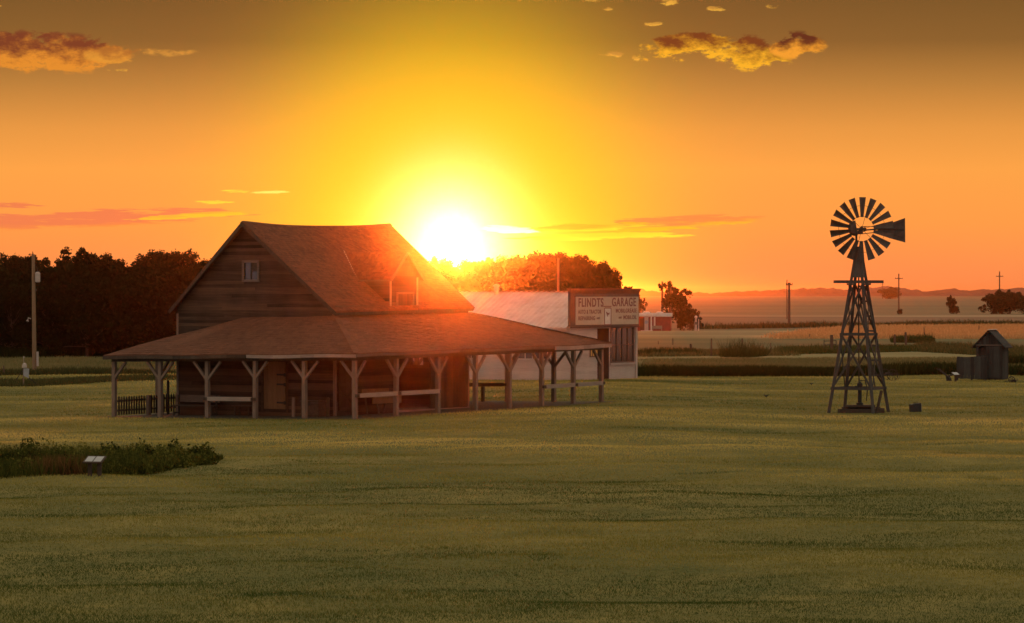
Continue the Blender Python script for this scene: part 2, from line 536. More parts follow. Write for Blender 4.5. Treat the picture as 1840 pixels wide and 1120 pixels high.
yfar = t.m('MULTIPLY', Y_, t.m('ADD', 1.0, t.m('MULTIPLY', t.m('SUBTRACT', t.noise(obj_v, 0.004, 4, 0.55), 0.5), 0.35)))
vst = t.new('ShaderNodeMapping')
vst.inputs['Scale'].default_value = (0.15, 1, 1)
t.l.new(obj_v, vst.inputs[0])
n_st = t.noise(vst.outputs[0], 0.035, 6, 0.7)
def zone(c, y0, y1, colr, soft=0.04, src=None, xr=None):
    s = src or yw
    a = t.m('MULTIPLY', t.smooth(s, y0 * (1 - soft), y0 * (1 + soft)), t.smooth(s, y1 * (1 + soft), y1 * (1 - soft)))
    if xr:
        a = t.m('MULTIPLY', a, t.smooth(X_, xr[0], xr[1]))
    cc = t.mix(t.smooth(n_st, 0.35, 0.65), tuple(v * 0.8 for v in colr), tuple(v * 1.22 for v in colr))
    return t.mix(a, c, cc)
c = lawn
c = zone(c, 236, 300, (0.150, 0.130, 0.058))
c = zone(c, 300, 380, (0.085, 0.080, 0.034))
c = zone(c, 380, 470, (0.165, 0.145, 0.075))
c = zone(c, 470, 720, (0.105, 0.082, 0.050), src=yfar)
c = zone(c, 720, 765, (0.22, 0.18, 0.12), src=yfar)
c = zone(c, 765, 1300, (0.092, 0.100, 0.056), src=yfar)
c = zone(c, 1300, 9000, (0.082, 0.100, 0.060), src=yfar)
xs_ = t.m('SUBTRACT', X_, t.m('ADD', 30.0, t.m('MULTIPLY', t.m('SUBTRACT', Y_, 395.0), 0.18)))
xs_ = t.m('ADD', xs_, t.m('MULTIPLY', t.m('SUBTRACT', t.noise(obj_v, 0.06, 3, 0.5), 0.5), 20.0))
am = t.m('MULTIPLY', t.m('MULTIPLY', t.smooth(yw, 382, 402), t.smooth(yw, 575, 550)), t.smooth(xs_, -5.0, 5.0))
c = t.mix(am, c, t.mix(t.smooth(n_st, 0.35, 0.65), (0.34, 0.19, 0.085), (0.50, 0.29, 0.13)))
principled(t, out, c, 0.95, 0, n_fine, 0.5, 0.05, 0.1)
M['ground'] = m
m, t, out = new_mat('far_hills')
tc = t.new('ShaderNodeTexCoord')
n = t.noise(tc.outputs['Object'], 0.01, 6, 0.7)
principled(t, out, t.mix(t.smooth(n, 0.35, 0.65), (0.050, 0.036, 0.040), (0.085, 0.062, 0.066)), 1.0, 0, None, spec=0.0)
M['hills'] = m

# ------------------------------------------------------------------ ground sheet and hills
def make_ground():
    ys = np.concatenate([np.linspace(-90, 30, 12), np.arange(36, 226, 0.75), np.geomspace(226, 6500, 110)[1:]])
    nx = 150
    s = np.linspace(-1, 1, nx)
    s = np.sign(s) * np.abs(s) ** 1.15
    X = np.outer(34 + 0.235 * np.clip(ys, 0, None), s)
    Y = np.repeat(ys[:, None], nx, 1)
    Z = HV(X, Y)
    V = np.stack([X, Y, Z], -1).reshape(-1, 3)
    i = np.arange(len(ys) - 1)[:, None] * nx + np.arange(nx - 1)[None, :]
    Fc = np.stack([i, i + 1, i + nx + 1, i + nx], -1).reshape(-1, 4)
    o = big_mesh('ground', V, Fc, M['ground'], kind='structure')
    o.data.polygons.foreach_set('use_smooth', [True] * len(o.data.polygons))
    return o
make_ground()

def make_hills():
    prof = [(300, 524), (1100, 524), (1143, 520), (1152, 517), (1168, 522), (1190, 523), (1220, 523), (1260, 525), (1292, 527), (1300, 524), (1380, 521), (1440, 518), (1490, 516), (1520, 520), (1560, 517), (1590, 513), (1612, 515), (1640, 519), (1670, 524),
            (1700, 519), (1720, 518), (1745, 522), (1770, 519), (1800, 520), (1840, 516), (1900, 514), (2100, 520)]
    xs = np.arange(-250, 2150, 3.0)
    y = np.interp(xs, [p[0] for p in prof], [p[1] for p in prof])
    jag = np.array([0.9 * math.sin(x * 0.21) + 0.7 * math.sin(x * 0.37 + 1) + 0.5 * math.sin(x * 0.83 + 2) + 0.5 * math.sin(x * 1.6 + 3) for x in xs])
    Yd = 4300.0
    rows = []
    for f, dy in ((0.0, -140), (0.55, -50), (0.9, -12), (1.0, 10), (0.8, 120), (0.0, 500)):
        Z = np.maximum((ZC + (523.5 - (y - jag * (1 if 0.5 < f else 0.3))) / F * Yd), 0.5) * f - (1 - f) * 0.4
        X = (xs - 920) / F * Yd
        rows.append(np.stack([X, np.full_like(X, Yd + dy), Z], -1))
    V = np.concatenate(rows)
    n = len(xs)
    i = np.arange(5)[:, None] * n + np.arange(n - 1)[None, :]
    Fc = np.stack([i, i + 1, i + n + 1, i + n], -1).reshape(-1, 4)
    big_mesh('hills', V, Fc, M['hills'], kind='structure')
make_hills()


# ------------------------------------------------------------------ blades (grass, weeds, stubble)
def blades(name, X, Y, hgt, wid, lean, tone, mat, zoff=0.0, kind='stuff', z=None, label=None, cat=None):
    n = len(X)
    Z = (HV(X, Y) if z is None else z) + zoff
    a = rng.uniform(0, math.pi, n)
    ca, sa = np.cos(a), np.sin(a)
    lx = rng.normal(0, 1, n) * lean * hgt
    ly = rng.normal(0, 1, n) * lean * hgt
    base = np.stack([X, Y, Z], -1)
    s = np.stack([ca, sa, np.zeros(n)], -1) * (wid / 2)[:, None]
    V = np.empty((n, 3, 3))
    V[:, 0] = base - s
    V[:, 1] = base + s
    V[:, 2] = base + np.stack([lx, ly, hgt], -1)
    o = big_mesh(name, V.reshape(-1, 3), np.arange(n * 3).reshape(n, 3), mat, np.repeat(tone, 3), kind=kind)
    return tag(o, label, cat)

# rank tufts, ruts and dry patches of the lawn: from px, to px, row, half depth in metres, strength
LAWN_SPOTS = [(385, 600, 1070, 0.45, -0.9), (560, 680, 1073, 0.3, -0.6), (500, 720, 990, 0.22, -0.8), (700, 960, 994, 0.2, -0.6), (940, 1010, 1000, 1.6, -0.35), (1640, 1790, 800, 0.5, -0.6), (1735, 1800, 860, 1.8, -0.5),
              (1690, 1740, 815, 1.2, -0.5), (1190, 1340, 850, 0.3, -0.6), (330, 450, 862, 0.4, -0.5), (1050, 1130, 905, 0.4, -0.5), (820, 900, 935, 0.5, -0.5), (0, 110, 930, 0.35, -0.6), (60, 260, 770, 1.0, -0.45),
              (1160, 1330, 718, 0.9, -0.6), (1250, 1480, 765, 0.8, -0.4), (180, 320, 1040, 0.25, -0.5), (1300, 1420, 1040, 0.35, -0.6), (1500, 1640, 960, 0.3, -0.5), (1560, 1840, 905, 0.3, -0.5), (240, 360, 985, 0.3, -0.45),
              (420, 800, 800, 3.0, 0.22), (820, 1120, 830, 2.5, 0.16), (1150, 1500, 790, 3.0, 0.15), (400, 900, 1020, 0.5, 0.15), (1000, 1500, 1110, 0.5, 0.2), (20, 300, 700, 6.0, 0.2), (1200, 1700, 700, 4.0, 0.14), (60, 500, 1090, 0.5, 0.15)]
def lawn():
    n = 800000
    Y = np.exp(rng.uniform(math.log(48), math.log(228), n))
    X = rng.uniform(-1, 1, n) * (0.165 * Y + 3)
    # leave the floor of the barn porch bare
    rx, ry = X + 6.27, Y - 137.3
    lv, lu = rx * 0.5592 + ry * 0.829, -rx * 0.829 + ry * 0.5592
    inside = (lv > -0.2) & (lv < 18.6) & (lu > -0.2) & (lu < 12.9)
    keep = ~inside | ((rng.random(n) < 0.12) & (lv > 11.5))
    X, Y = X[keep], Y[keep]
    n = len(X)
    patch = und(X * 1.0, Y * 1.0)
    p2 = und(X * 2.6 + 40, Y * 2.1 + 11)
    p3 = und(X * 0.35 + 9, Y * 0.5 + 3)
    hg = (0.036 + 0.018 * p2 + 0.012 * rng.random(n) + 0.012 * p3).clip(0.014) * (0.75 + Y / 260)
    wd = 0.005 + 0.00013 * Y
    p4 = und(X * 0.8 + 71, Y * 0.9 + 23)
    p5 = und(X * 1.7 + 3, Y * 3.3 + 57)
    spot = np.zeros(n)
    for (sx0, sx1, sy, ww, st) in LAWN_SPOTS:
        Ys = ZC * F / (sy - HOR)
        xa, xb = (sx0 - 920) / F * Ys, (sx1 - 920) / F * Ys
        cx, hx = (xa + xb) / 2, (xb - xa) / 2
        yy = Ys + 0.9 * und(X * 0.9 + sy, Y * 0.15)
        e = ((X - cx) / hx) ** 2 + ((Y - yy) / ww) ** 2
        spot += st * np.clip(1.3 - e, 0, 1) * (0.75 + 0.5 * und(X * 3 + 1, Y * 3))
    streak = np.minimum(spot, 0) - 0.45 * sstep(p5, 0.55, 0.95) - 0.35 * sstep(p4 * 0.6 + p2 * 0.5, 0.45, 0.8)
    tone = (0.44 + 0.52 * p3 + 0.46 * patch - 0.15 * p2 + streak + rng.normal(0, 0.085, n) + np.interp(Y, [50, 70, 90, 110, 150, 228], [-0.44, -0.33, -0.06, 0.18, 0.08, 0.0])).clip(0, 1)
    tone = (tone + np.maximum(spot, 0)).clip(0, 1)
    hg = hg * (1 - 0.55 * streak)
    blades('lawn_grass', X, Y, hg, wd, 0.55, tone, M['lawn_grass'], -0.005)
lawn()


# ------------------------------------------------------------------ barn
AL = R(34)
CX, CY = -6.27, 137.3
def BW(v, u):
    return CX + v * math.sin(AL) - u * math.cos(AL), CY + v * math.cos(AL) + u * math.sin(AL)
def bz(v, u):
    return H(*BW(v, u))
barn = empty('barn', (CX, CY, 0), R(90) - AL,
             'brown shingled barn with steep gable and long wraparound porch on braced posts', 'barn')

U0, U1 = 2.4, 10.65      # long walls
V0, V1 = 1.9, 11.4       # gable walls
UR = 6.9                 # ridge line
EZ = 4.40                # height of the main eaves
RZ = 7.95
def wall_rows(mb, axis, fixed, out, z0, z1, ext, openings=(), bh=0.135, th=0.03):
    """lapped boards; axis 'u' runs along u at v=fixed, 'v' along v at u=fixed; out = outward sign"""
    z = z0
    while z < z1 - 0.01:
        zt = min(z + bh, z1)
        a, b = ext((z + zt) / 2)
        if b - a > 0.05:
            segs = [(a, b)]
            for (oa, ob, oz0, oz1) in openings:
                if oz0 < (z + zt) / 2 < oz1:
                    ns = []
                    for p, q in segs:
                        if ob <= p or oa >= q:
                            ns.append((p, q))
                        else:
                            if oa - p > 0.02: ns.append((p, oa))
                            if q - ob > 0.02: ns.append((ob, q))
                    segs = ns
            for p, q in segs:
                cur = p
                while cur < q - 1e-6:
                    e = min(q, cur + random.uniform(3.0, 9.0))
                    if q - e < 0.5: e = q
                    g = 0.004
                    o1, o2 = fixed + out * 0.022, fixed + out * 0.006
                    i1 = fixed - out * th
                    if axis == 'u':
                        mb.hexa([(i1, cur + g, z), (o1, cur + g, z - 0.012), (o1, e - g, z - 0.012), (i1, e - g, z)],
                                [(i1, cur + g, zt), (o2, cur + g, zt), (o2, e - g, zt), (i1, e - g, zt)])
                    else:
                        mb.hexa([(cur + g, i1, z), (cur + g, o1, z - 0.012), (e - g, o1, z - 0.012), (e - g, i1, z)],
                                [(cur + g, i1, zt), (cur + g, o2, zt), (e - g, o2, zt), (e - g, i1, zt)])
                    cur = e
        z = zt

def gable_ext(z):
    if z <= 4.2:
        return (U0, U1)
    a = U0 - 0.1 + (z - 4.35) / (RZ - 4.35) * (UR - U0 + 0.1) + 0.02
    b = U1 + 0.1 - (z - 4.35) / (RZ - 4.35) * (U1 - UR + 0.1) - 0.02
    return (max(a, U0), min(b, U1))

mb = MB()
wall_rows(mb, 'u', V0, -1, -0.15, RZ - 0.12, gable_ext, [(6.33, 7.08, 5.55, 6.28), (4.87, 6.03, 0.2, 2.2)])
o = mb.build('gable_wall', M['siding'], barn)
mb = MB()
wall_rows(mb, 'v', U0, -1, 0.0, EZ + 0.1, lambda z: (V0, V1), [(6.2, 8.55, 0.2, 2.55), (2.05, 3.25, 0.2, 2.2), (6.15, 7.25, 3.9, 5.0)])
mb.build('side_wall', M['siding'], barn)
mb = MB()
wall_rows(mb, 'u', V1, 1, 0.0, RZ - 0.12, gable_ext, [(4.75, 5.35, 1.85, 2.35)])
mb.build('end_wall', M['siding'], barn)
mb = MB()
wall_rows(mb, 'v', U1, 1, -0.3, EZ, lambda z: (V0, V1))
mb.build('back_wall', M['siding'], barn)
for (v, u) in ((V0, U0), (V0, U1), (V1, U0), (V1, U1)):
    mb = MB()
    sv = -0.035 if v == V0 else 0.035
    su = -0.035 if u == U0 else 0.035
    mb.box(min(v - sv * 2, v + sv), max(v - sv * 2, v + sv), min(u - su * 2, u + su), max(u - su * 2, u + su), -0.3, 4.15)
    mb.build('corner_board', M['post'], barn)
mb = MB()
mb.box(V0 + 0.04, V1 - 0.04, U0 + 0.04, U1 - 0.04, 0.02, 0.2)
mb.build('floor', M['darkwood'], barn)

# shingled planes
def shingles(mb, e0, e1, r0, r1, course=0.145, wid=0.17, sag=None, lift=0.026, thick=0.014):
    e0, e1, r0, r1 = map(Vector, (e0, e1, r0, r1))
    L = ((r0 + r1) / 2 - (e0 + e1) / 2).length
    nrow = max(2, int(L / course))
    nrm = (e1 - e0).cross(r0 - e0)
    if nrm.length < 1e-6: nrm = (e1 - e0).cross(r1 - e0)
    nrm.normalize()
    if nrm.z < 0: nrm = -nrm
    for r in range(nrow):
        t0, t1 = r / nrow, min(1.0, (r + 1.25) / nrow)
        a0, b0 = e0.lerp(r0, t0), e1.lerp(r1, t0)
        a1, b1 = e0.lerp(r0, t1), e1.lerp(r1, t1)
        ln = (b0 - a0).length
        if ln < 0.05: continue
        cuts = [0.0]
        cur = random.uniform(0.3, 1.0) * wid
        while cur < ln - 0.05:
            cuts.append(cur / ln)
            cur += wid * random.uniform(0.6, 1.4)
        cuts.append(1.0)
        for i in range(len(cuts) - 1):
            s0, s1 = cuts[i] , cuts[i + 1]
            q = [a0.lerp(b0, s0), a0.lerp(b0, s1), a1.lerp(b1, s1), a1.lerp(b1, s0)]
            if sag: q = [p + Vector((0, 0, sag(p))) for p in q]
            l0 = lift + random.uniform(-0.006, 0.009)
            j = random.uniform(-0.010, 0.010)
            dn = (q[0] - q[3]).normalized() * j
            top = [q[0] + nrm * l0 + dn, q[1] + nrm * l0 + dn, q[2] + nrm * 0.004, q[3] + nrm * 0.004]
            mb.add([top[0], top[1], top[2], top[3], top[0] - nrm * thick, top[1] - nrm * thick], [(0, 1, 2, 3), (0, 4, 5, 1)])
def slab(mb, e0, e1, r0, r1, th=0.07, sag=None, n=12, off=0.0):
    e0, e1, r0, r1 = map(Vector, (e0, e1, r0, r1))
    for i in range(n):
        s0, s1 = i / n, (i + 1) / n
        q = [e0.lerp(e1, s0), e0.lerp(e1, s1), r0.lerp(r1, s1), r0.lerp(r1, s0)]
        if sag: q = [p + Vector((0, 0, sag(p))) for p in q]
        q = [p + Vector((0, 0, off)) for p in q]
        mb.hexa([p - Vector((0, 0, th)) for p in q], q)

# main roof: the ridge sags in the middle
VA, VB = V0 - 0.25, V1 + 0.45
def msag(p):
    h = max(0.0, min(1.0, (p.z - EZ) / (RZ - EZ)))
    q = (p.x - VA) / (VB - VA)
    return (-0.17 * max(0.0, math.sin(math.pi * min(1.0, max(0.0, q)))) ** 1.2 - 0.02 * math.sin(q * 9)) * h
eL0, eL1 = (VA, U0 - 0.22, 4.27), (VB - 0.35, U0 - 0.22, 4.42)
rg0, rg1 = (VA - 0.12, UR, RZ), (VB + 0.02, UR, RZ + 0.08)
eB0, eB1 = (VA, U1 + 0.25, 4.29), (VB - 0.35, U1 + 0.25, 4.42)
roof = MB()
shingles(roof, eL0, eL1, rg0, rg1, sag=msag)
shingles(roof, eB1, eB0, rg1, rg0, sag=msag)
slab(roof, eL0, eL1, rg0, rg1, 0.06, msag)
slab(roof, eB1, eB0, rg1, rg0, 0.06, msag)
ro = roof.build('main_roof', M['shingle'], barn)
cap = MB()
for i in range(60):
    q0, q1 = i / 60, (i + 1) / 60
    p0 = Vector(rg0).lerp(Vector(rg1), q0); p1 = Vector(rg0).lerp(Vector(rg1), q1)
    z0, z1 = p0.z + msag(p0) + 0.035, p1.z + msag(p1) + 0.035
    cap.add([(p0.x, UR - 0.13, z0 - 0.09), (p1.x + 0.03, UR - 0.13, z1 - 0.09 + 0.008), (p1.x + 0.03, UR, z1 + 0.008), (p0.x, UR, z0), (p1.x + 0.03, UR + 0.13, z1 - 0.09 + 0.008), (p0.x, UR + 0.13, z0 - 0.09)],
            [(0, 1, 2, 3), (3, 2, 4, 5)])
cap.build('ridge_cap', M['shingle'], ro)
mb = MB()   # rake boards
for (r, e) in ((rg0, eL0), (rg0, eB0)):
    a = Vector(r) + Vector((-0.02, 0, -0.10)); b = Vector(e) + Vector((-0.02, 0, -0.10))
    mb.beam(a, b, 0.04, 0.15)
for (r, e) in ((rg1, eL1), (rg1, eB1)):
    a = Vector(r) + Vector((0.02, 0, -0.10)); b = Vector(e) + Vector((0.02, 0, -0.10))
    mb.beam(a, b, 0.04, 0.15)
mb.build_each('rake_board', M['darkwood'], barn)
mb = MB()
mb.beam(Vector(eL0) + Vector((0.02, 0.03, -0.11)), Vector(eL1) + Vector((-0.02, 0.03, -0.11)), 0.04, 0.13)
mb.build('eave_board', M['darkwood'], barn)

# dormer
DV = 6.62
DH = 0.95
dorm = MB()
zr = 6.72
def roof_u(z):      # u of the front slope of the main roof at height z
    return (U0 - 0.22) + (z - 4.35) / (RZ - 4.35) * (UR - U0 + 0.22)
ub, ue = roof_u(zr + 0.16), roof_u(5.72)
for s in (-1, 1):
    f_e = (DV + s * (DH + 0.20), U0 - 0.25, 5.60)
    f_r = (DV, U0 - 0.25, zr)
    b_e = (DV + s * (DH + 0.20), ue + 0.02, 5.60)
    b_r = (DV, ub, zr)
    if s < 0:
        shingles(dorm, b_e, f_e, b_r, f_r)
    else:
        shingles(dorm, f_e, b_e, f_r, b_r)
    slab(dorm, f_e, b_e, f_r, b_r, 0.05)
do = dorm.build('dormer', M['shingle'], barn)
mb = MB()
wall_rows(mb, 'v', U0 - 0.02, -1, 4.1, zr - 0.1, lambda z: (DV - DH, DV + DH) if z < 5.72 else (DV - DH * (zr - z) / 1.0, DV + DH * (zr - z) / 1.0), [(6.15, 7.25, 3.9, 5.0)])
for s in (-1, 1):   # cheeks
    z = 4.35
    while z < 5.65:
        u1 = roof_u(z + 0.08)
        if u1 > U0 + 0.1:
            v = DV + s * DH
            mb.box(min(v, v - s * 0.03), max(v, v - s * 0.03), U0, u1 + 0.1, z, z + 0.155)
        z += 0.16
mb.build('dormer_wall', M['siding'], do)
mb = MB()
for v in (DV - DH, DV + DH):
    mb.box(v - 0.05, v + 0.05, U0 - 0.075, U0 - 0.045, 4.2, 5.66)
mb.beam((DV - DH - 0.22, ue + 0.02, 5.66), (DV - 0.03, ub - 0.01, zr + 0.075), 0.10, 0.03)     # valley flashing
mb.build_each('dormer_trim', M['rail'], do)
mb = MB()
for s_ in (-1, 1):
    mb.beam((DV + s_ * (DH + 0.22), U0 - 0.27, 5.55), (DV + s_ * 0.01, U0 - 0.27, zr - 0.03), 0.035, 0.11)
    mb.beam((DV + s_ * (DH + 0.20), U0 - 0.24, 5.53), (DV + s_ * (DH + 0.20), ue - 0.05, 5.53), 0.03, 0.07)
mb.build_each('dormer_rake', M['fascia'], do)
mb = MB()
for i in range(6):
    mb.box(6.2 + i * 0.166, 6.2 + (i + 1) * 0.166 - 0.008, U0 - 0.045, U0 - 0.015, 4.12, 4.96)
ld = mb.build('loft_door', M['vert_boards'], do)
mb = MB()
mb.box(6.08, 6.19, U0 - 0.08, U0 - 0.04, 4.1, 5.05)
mb.box(7.21, 7.32, U0 - 0.08, U0 - 0.04, 4.1, 5.05)
mb.box(6.19, 7.21, U0 - 0.08, U0 - 0.04, 4.97, 5.05)
mb.build('door_frame', M['fascia'], ld)

# attic window
mb = MB()
for (a, b, c_, d) in ((6.25, 6.36, 5.47, 6.36), (7.05, 7.16, 5.47, 6.36), (6.36, 7.05, 6.26, 6.36), (6.36, 7.05, 5.47, 5.57)):
    mb.box(V0 - 0.075, V0 - 0.035, a, b, c_, d)
wn = mb.build('attic_window', M['fascia'], barn)
mb = MB()
mb.box(V0 - 0.01, V0 + 0.01, 6.36, 7.05, 5.57, 6.26)
mb.build('pane', M['glass'], wn)
mb = MB()
mb.box(V0 - 0.045, V0 - 0.012, 6.685, 6.725, 5.572, 6.258)
mb.box(V0 - 0.042, V0 - 0.014, 6.37, 6.68, 5.90, 6.25)
mb.build('sash', M['darkwood'], wn)

# porch roof ---------------------------------------------------------------
A_ = (-0.35, 12.80, 2.42)
B_ = (-0.35, -0.35, 2.62)
F_ = (18.5, -0.35, 2.80)
C_ = (V0, U0, 4.10)
D_ = (V0, 7.15, 3.98)
E_ = (V0, U1, 3.18)
G_ = (V1, U0, 4.16)
Hh = (V1, U1, 3.55)
J_ = (18.5, 12.80, 2.66)
def psag(p):
    return 0.018 * math.sin(p.x * 1.1 + 0.4) + 0.018 * math.sin(p.y * 1.3) - 0.01
pr = MB()
shingles(pr, A_, B_, D_, C_, 0.15, 0.24, psag, 0.014)
shingles(pr, B_, F_, C_, G_, 0.15, 0.24, psag, 0.014)
shingles(pr, F_, J_, G_, Hh, 0.16, 0.24, psag, 0.014)
shingles(pr, J_, A_, Hh, E_, 0.16, 0.24, psag, 0.014)
for q in ((A_, B_, D_, C_), (B_, F_, C_, G_), (F_, J_, G_, Hh), (J_, A_, Hh, E_), (D_, E_, A_, A_)):
    slab(pr, *q, th=0.07, sag=psag, n=16)
pr.add([Vector(D_) + Vector((0, 0, 0.01)), Vector(E_) + Vector((0, 0, 0.01)), Vector(A_) + Vector((0, 0, 0.01))], [(0, 1, 2)])
po = pr.build('porch_roof', M['porch_shingle'], barn)
for a, b in ((B_, C_), (F_, G_)):
    mb = MB()
    a, b = Vector(a), Vector(b)
    for i in range(22):
        p, q = a.lerp(b, i / 22), a.lerp(b, (i + 1.15) / 22)
        p.z += psag(p) + 0.035; q.z += psag(q) + 0.030
        mb.beam(p, q, 0.22, 0.012)
    mb.build('hip_cap', M['porch_shingle'], po)
def edge_board(a, b, parts, name, mat, dz=-0.03, hgt=0.15, off=(0, 0)):
    mb = MB()
    for s0, s1 in parts:
        a_, b_ = Vector(a), Vector(b)
        n = 8
        for i in range(n):
            p, q = a_.lerp(b_, s0 + (s1 - s0) * i / n), a_.lerp(b_, s0 + (s1 - s0) * (i + 1) / n)
            p.z += psag(p) + dz - hgt / 2; q.z += psag(q) + dz - hgt / 2
            p += Vector((off[0], off[1], 0)); q += Vector((off[0], off[1], 0))
            mb.beam(p, q, 0.04, hgt)
    return mb.build(name, mat, barn)
o1 = edge_board(A_, B_, [(0.0, 0.575)], 'fascia', M['darkwood'], off=(-0.025, 0), hgt=0.14)
o2 = edge_board(A_, B_, [(0.58, 1.0)], 'fascia', M['rail'], off=(-0.03, 0), hgt=0.13)
o2 = edge_board(B_, F_, [(0.0, 0.755)], 'fascia', M['fascia'], off=(0, -0.025), hgt=0.10)
o2 = edge_board(B_, F_, [(0.76, 1.0)], 'fascia', M['rail'], off=(0, -0.03), hgt=0.16)
o2 = edge_board(F_, J_, [(0.0, 1.0)], 'fascia', M['fascia'], off=(0.025, 0), hgt=0.12)
o2 = edge_board(J_, A_, [(0.0, 1.0)], 'fascia', M['fascia'], off=(0, 0.025), hgt=0.12)

# posts with two slanting braces each
def eave_z(v, u):
    base = np.interp(v, [0, 18.25], [2.46, 2.64]) if True else 0
    return base + np.interp(u, [0, 12.5], [0, -0.19])
PV = [0, 2.836, 5.765, 8.47, 11.0, 13.49, 16.0, 18.25]
PU = [2.5, 5.0, 7.5, 10.0, 12.5]
def post(v, u, run, skip=()):
    zt = eave_z(v, u) - 0.14
    zb = bz(v, u) - 0.08
    mb = MB()
    r0, r1 = random.uniform(-0.02, 0.02), random.uniform(-0.02, 0.02)
    mb.beam((v + r0, u + r1, zb), (v, u, zt), 0.17, 0.17, up=(0, 1, 0), taper=0.94)
    p = mb.build('porch_post', M['post'], barn)
    for d in (-1, 1):
        if d in skip: continue
        mb = MB()
        ln = random.uniform(0.52, 0.62)
        if run == 'u':
            mb.beam((v - 0.02, u + d * 0.05, zt - ln - 0.12), (v - 0.02, u + d * (ln + 0.10), zt - 0.01), 0.10, 0.10)
        else:
            mb.beam((v + d * 0.05, u - 0.02, zt - ln - 0.12), (v + d * (ln + 0.10), u - 0.02, zt - 0.01), 0.10, 0.10)
        b = mb.build('brace', M['post'], p)
    return p
post(0, 0, 'u', (-1,))
post_c = [c for c in barn.children if c.name.startswith('porch_post')][-1]
mb = MB()
mb.beam((0.05, -0.02, 1.62), (0.70, -0.02, 2.31), 0.10, 0.10)
mb.build('brace', M['post'], post_c)
for u in PU:
    post(0, u, 'u', (1,) if u == 12.5 else ())
for v in PV[1:]:
    post(v, 0, 'v', (1,) if v == PV[-1] else ())
for u in PU:
    post(18.25, u, 'u', (1,) if u == 12.5 else ())
for v in PV[1:-1]:
    post(v, 12.5, 'v')
mb = MB()      # plates that lie on the posts
def plate(p, q):
    mb.beam((p[0], p[1], eave_z(*p) - 0.07), (q[0], q[1], eave_z(*q) - 0.07), 0.14, 0.135)
plate((0, 12.6), (0, -0.1)); plate((0.08, 0), (18.35, 0)); plate((18.25, 0.08), (18.25, 12.6)); plate((18.17, 12.5), (0.08, 12.5))
mb.build('roof_plate', M['darkwood'], barn)

# doors
mb = MB()
for i in range(5):
    a = 4.90 + i * 0.222
    mb.box(V0 - 0.07, V0 - 0.035, a, a + 0.216, 0.24, 2.18)
d = mb.build('door', M['tan_door'], barn)
d['label'] = 'tan plank door with black strap hinges'
for z in (0.5, 1.25, 1.65):
    mb = MB()
    mb.beam((V0 - 0.085, 4.90, z), (V0 - 0.085, 5.32, z + 0.01), 0.02, 0.07)
    mb.box(V0 - 0.095, V0 - 0.072, 4.85, 4.96, z - 0.07, z + 0.07)
    mb.build('hinge', M['black'], d)
mb = MB()
for (a, b, c_, d_) in ((4.76, 4.86, 0.1, 2.3), (6.05, 6.15, 0.1, 2.3), (4.86, 6.05, 2.2, 2.3)):
    mb.box(V0 - 0.06, V0 - 0.035, a, b, c_, d_)
mb.build('door_frame', M['siding'], d)
mb = MB()
for i in range(5):
    a = 2.08 + i * 0.232
    mb.box(a, a + 0.226, U0 - 0.06, U0 - 0.03, 0.22, 2.18)
d = mb.build('door', M['vert_boards'], barn)
d['label'] = 'dark plank door with crossed braces'
mb = MB()
mb.beam((2.14, U0 - 0.075, 0.34), (3.18, U0 - 0.075, 1.2), 0.02, 0.10)
mb.beam((2.14, U0 - 0.079, 1.2), (3.18, U0 - 0.079, 0.34), 0.02, 0.10)
mb.box(2.1, 3.2, U0 - 0.08, U0 - 0.066, 1.22, 1.34)
mb.box(2.1, 3.2, U0 - 0.08, U0 - 0.066, 0.22, 0.34)
mb.build('cross_brace', M['vert_boards'], d)
mb = MB()     # large sliding door
for i in range(12):
    a = 8.62 + i * 0.222
    mb.box(a, a + 0.214, U0 - 0.07 - 0.008 * (i % 2), U0 - 0.035, 0.16, 2.75)
d = mb.build('sliding_door', M['vert_boards'], barn)
mb = MB()
mb.box(6.2, 11.38, U0 - 0.10, U0 - 0.03, 0.02, 0.12)
mb.build('sill', M['rail'], barn)
mb = MB()
for a, b in ((6.06, 6.19), (8.50, 8.60)):
    mb.box(a, b, U0 - 0.05, U0 - 0.026, 0.15, 2.62)
mb.build_each('doorway_frame', M['vert_boards'], barn)
mb = MB()     # frame of the end window seen through the doorway
mb.box(V1 + 0.03, V1 + 0.06, 5.03, 5.08, 1.85, 2.35)
for a, b, c_, e in ((4.67, 4.75, 1.8, 2.41), (5.35, 5.43, 1.8, 2.41), (4.75, 5.35, 2.35, 2.41), (4.75, 5.35, 1.8, 1.85)):
    mb.box(V1 + 0.03, V1 + 0.06, a, b, c_, e)
mb.build('end_window', M['fascia'], barn)
# trodden floor under the porch
vs = np.linspace(-0.6, 18.9, 40); us = np.linspace(-0.6, 13.1, 28)
V, Fc = [], []
for v in vs:
    for u in us:
        X, Y = BW(v, u)
        V.append((X, Y, H(X, Y) + 0.012))
n = len(us)
for i in range(len(vs) - 1):
    for j in range(n - 1):
        Fc.append((i * n + j, (i + 1) * n + j, (i + 1) * n + j + 1, i * n + j + 1))
big_mesh('porch_ground', np.array(V), np.array(Fc), M['dirt'], kind='structure')

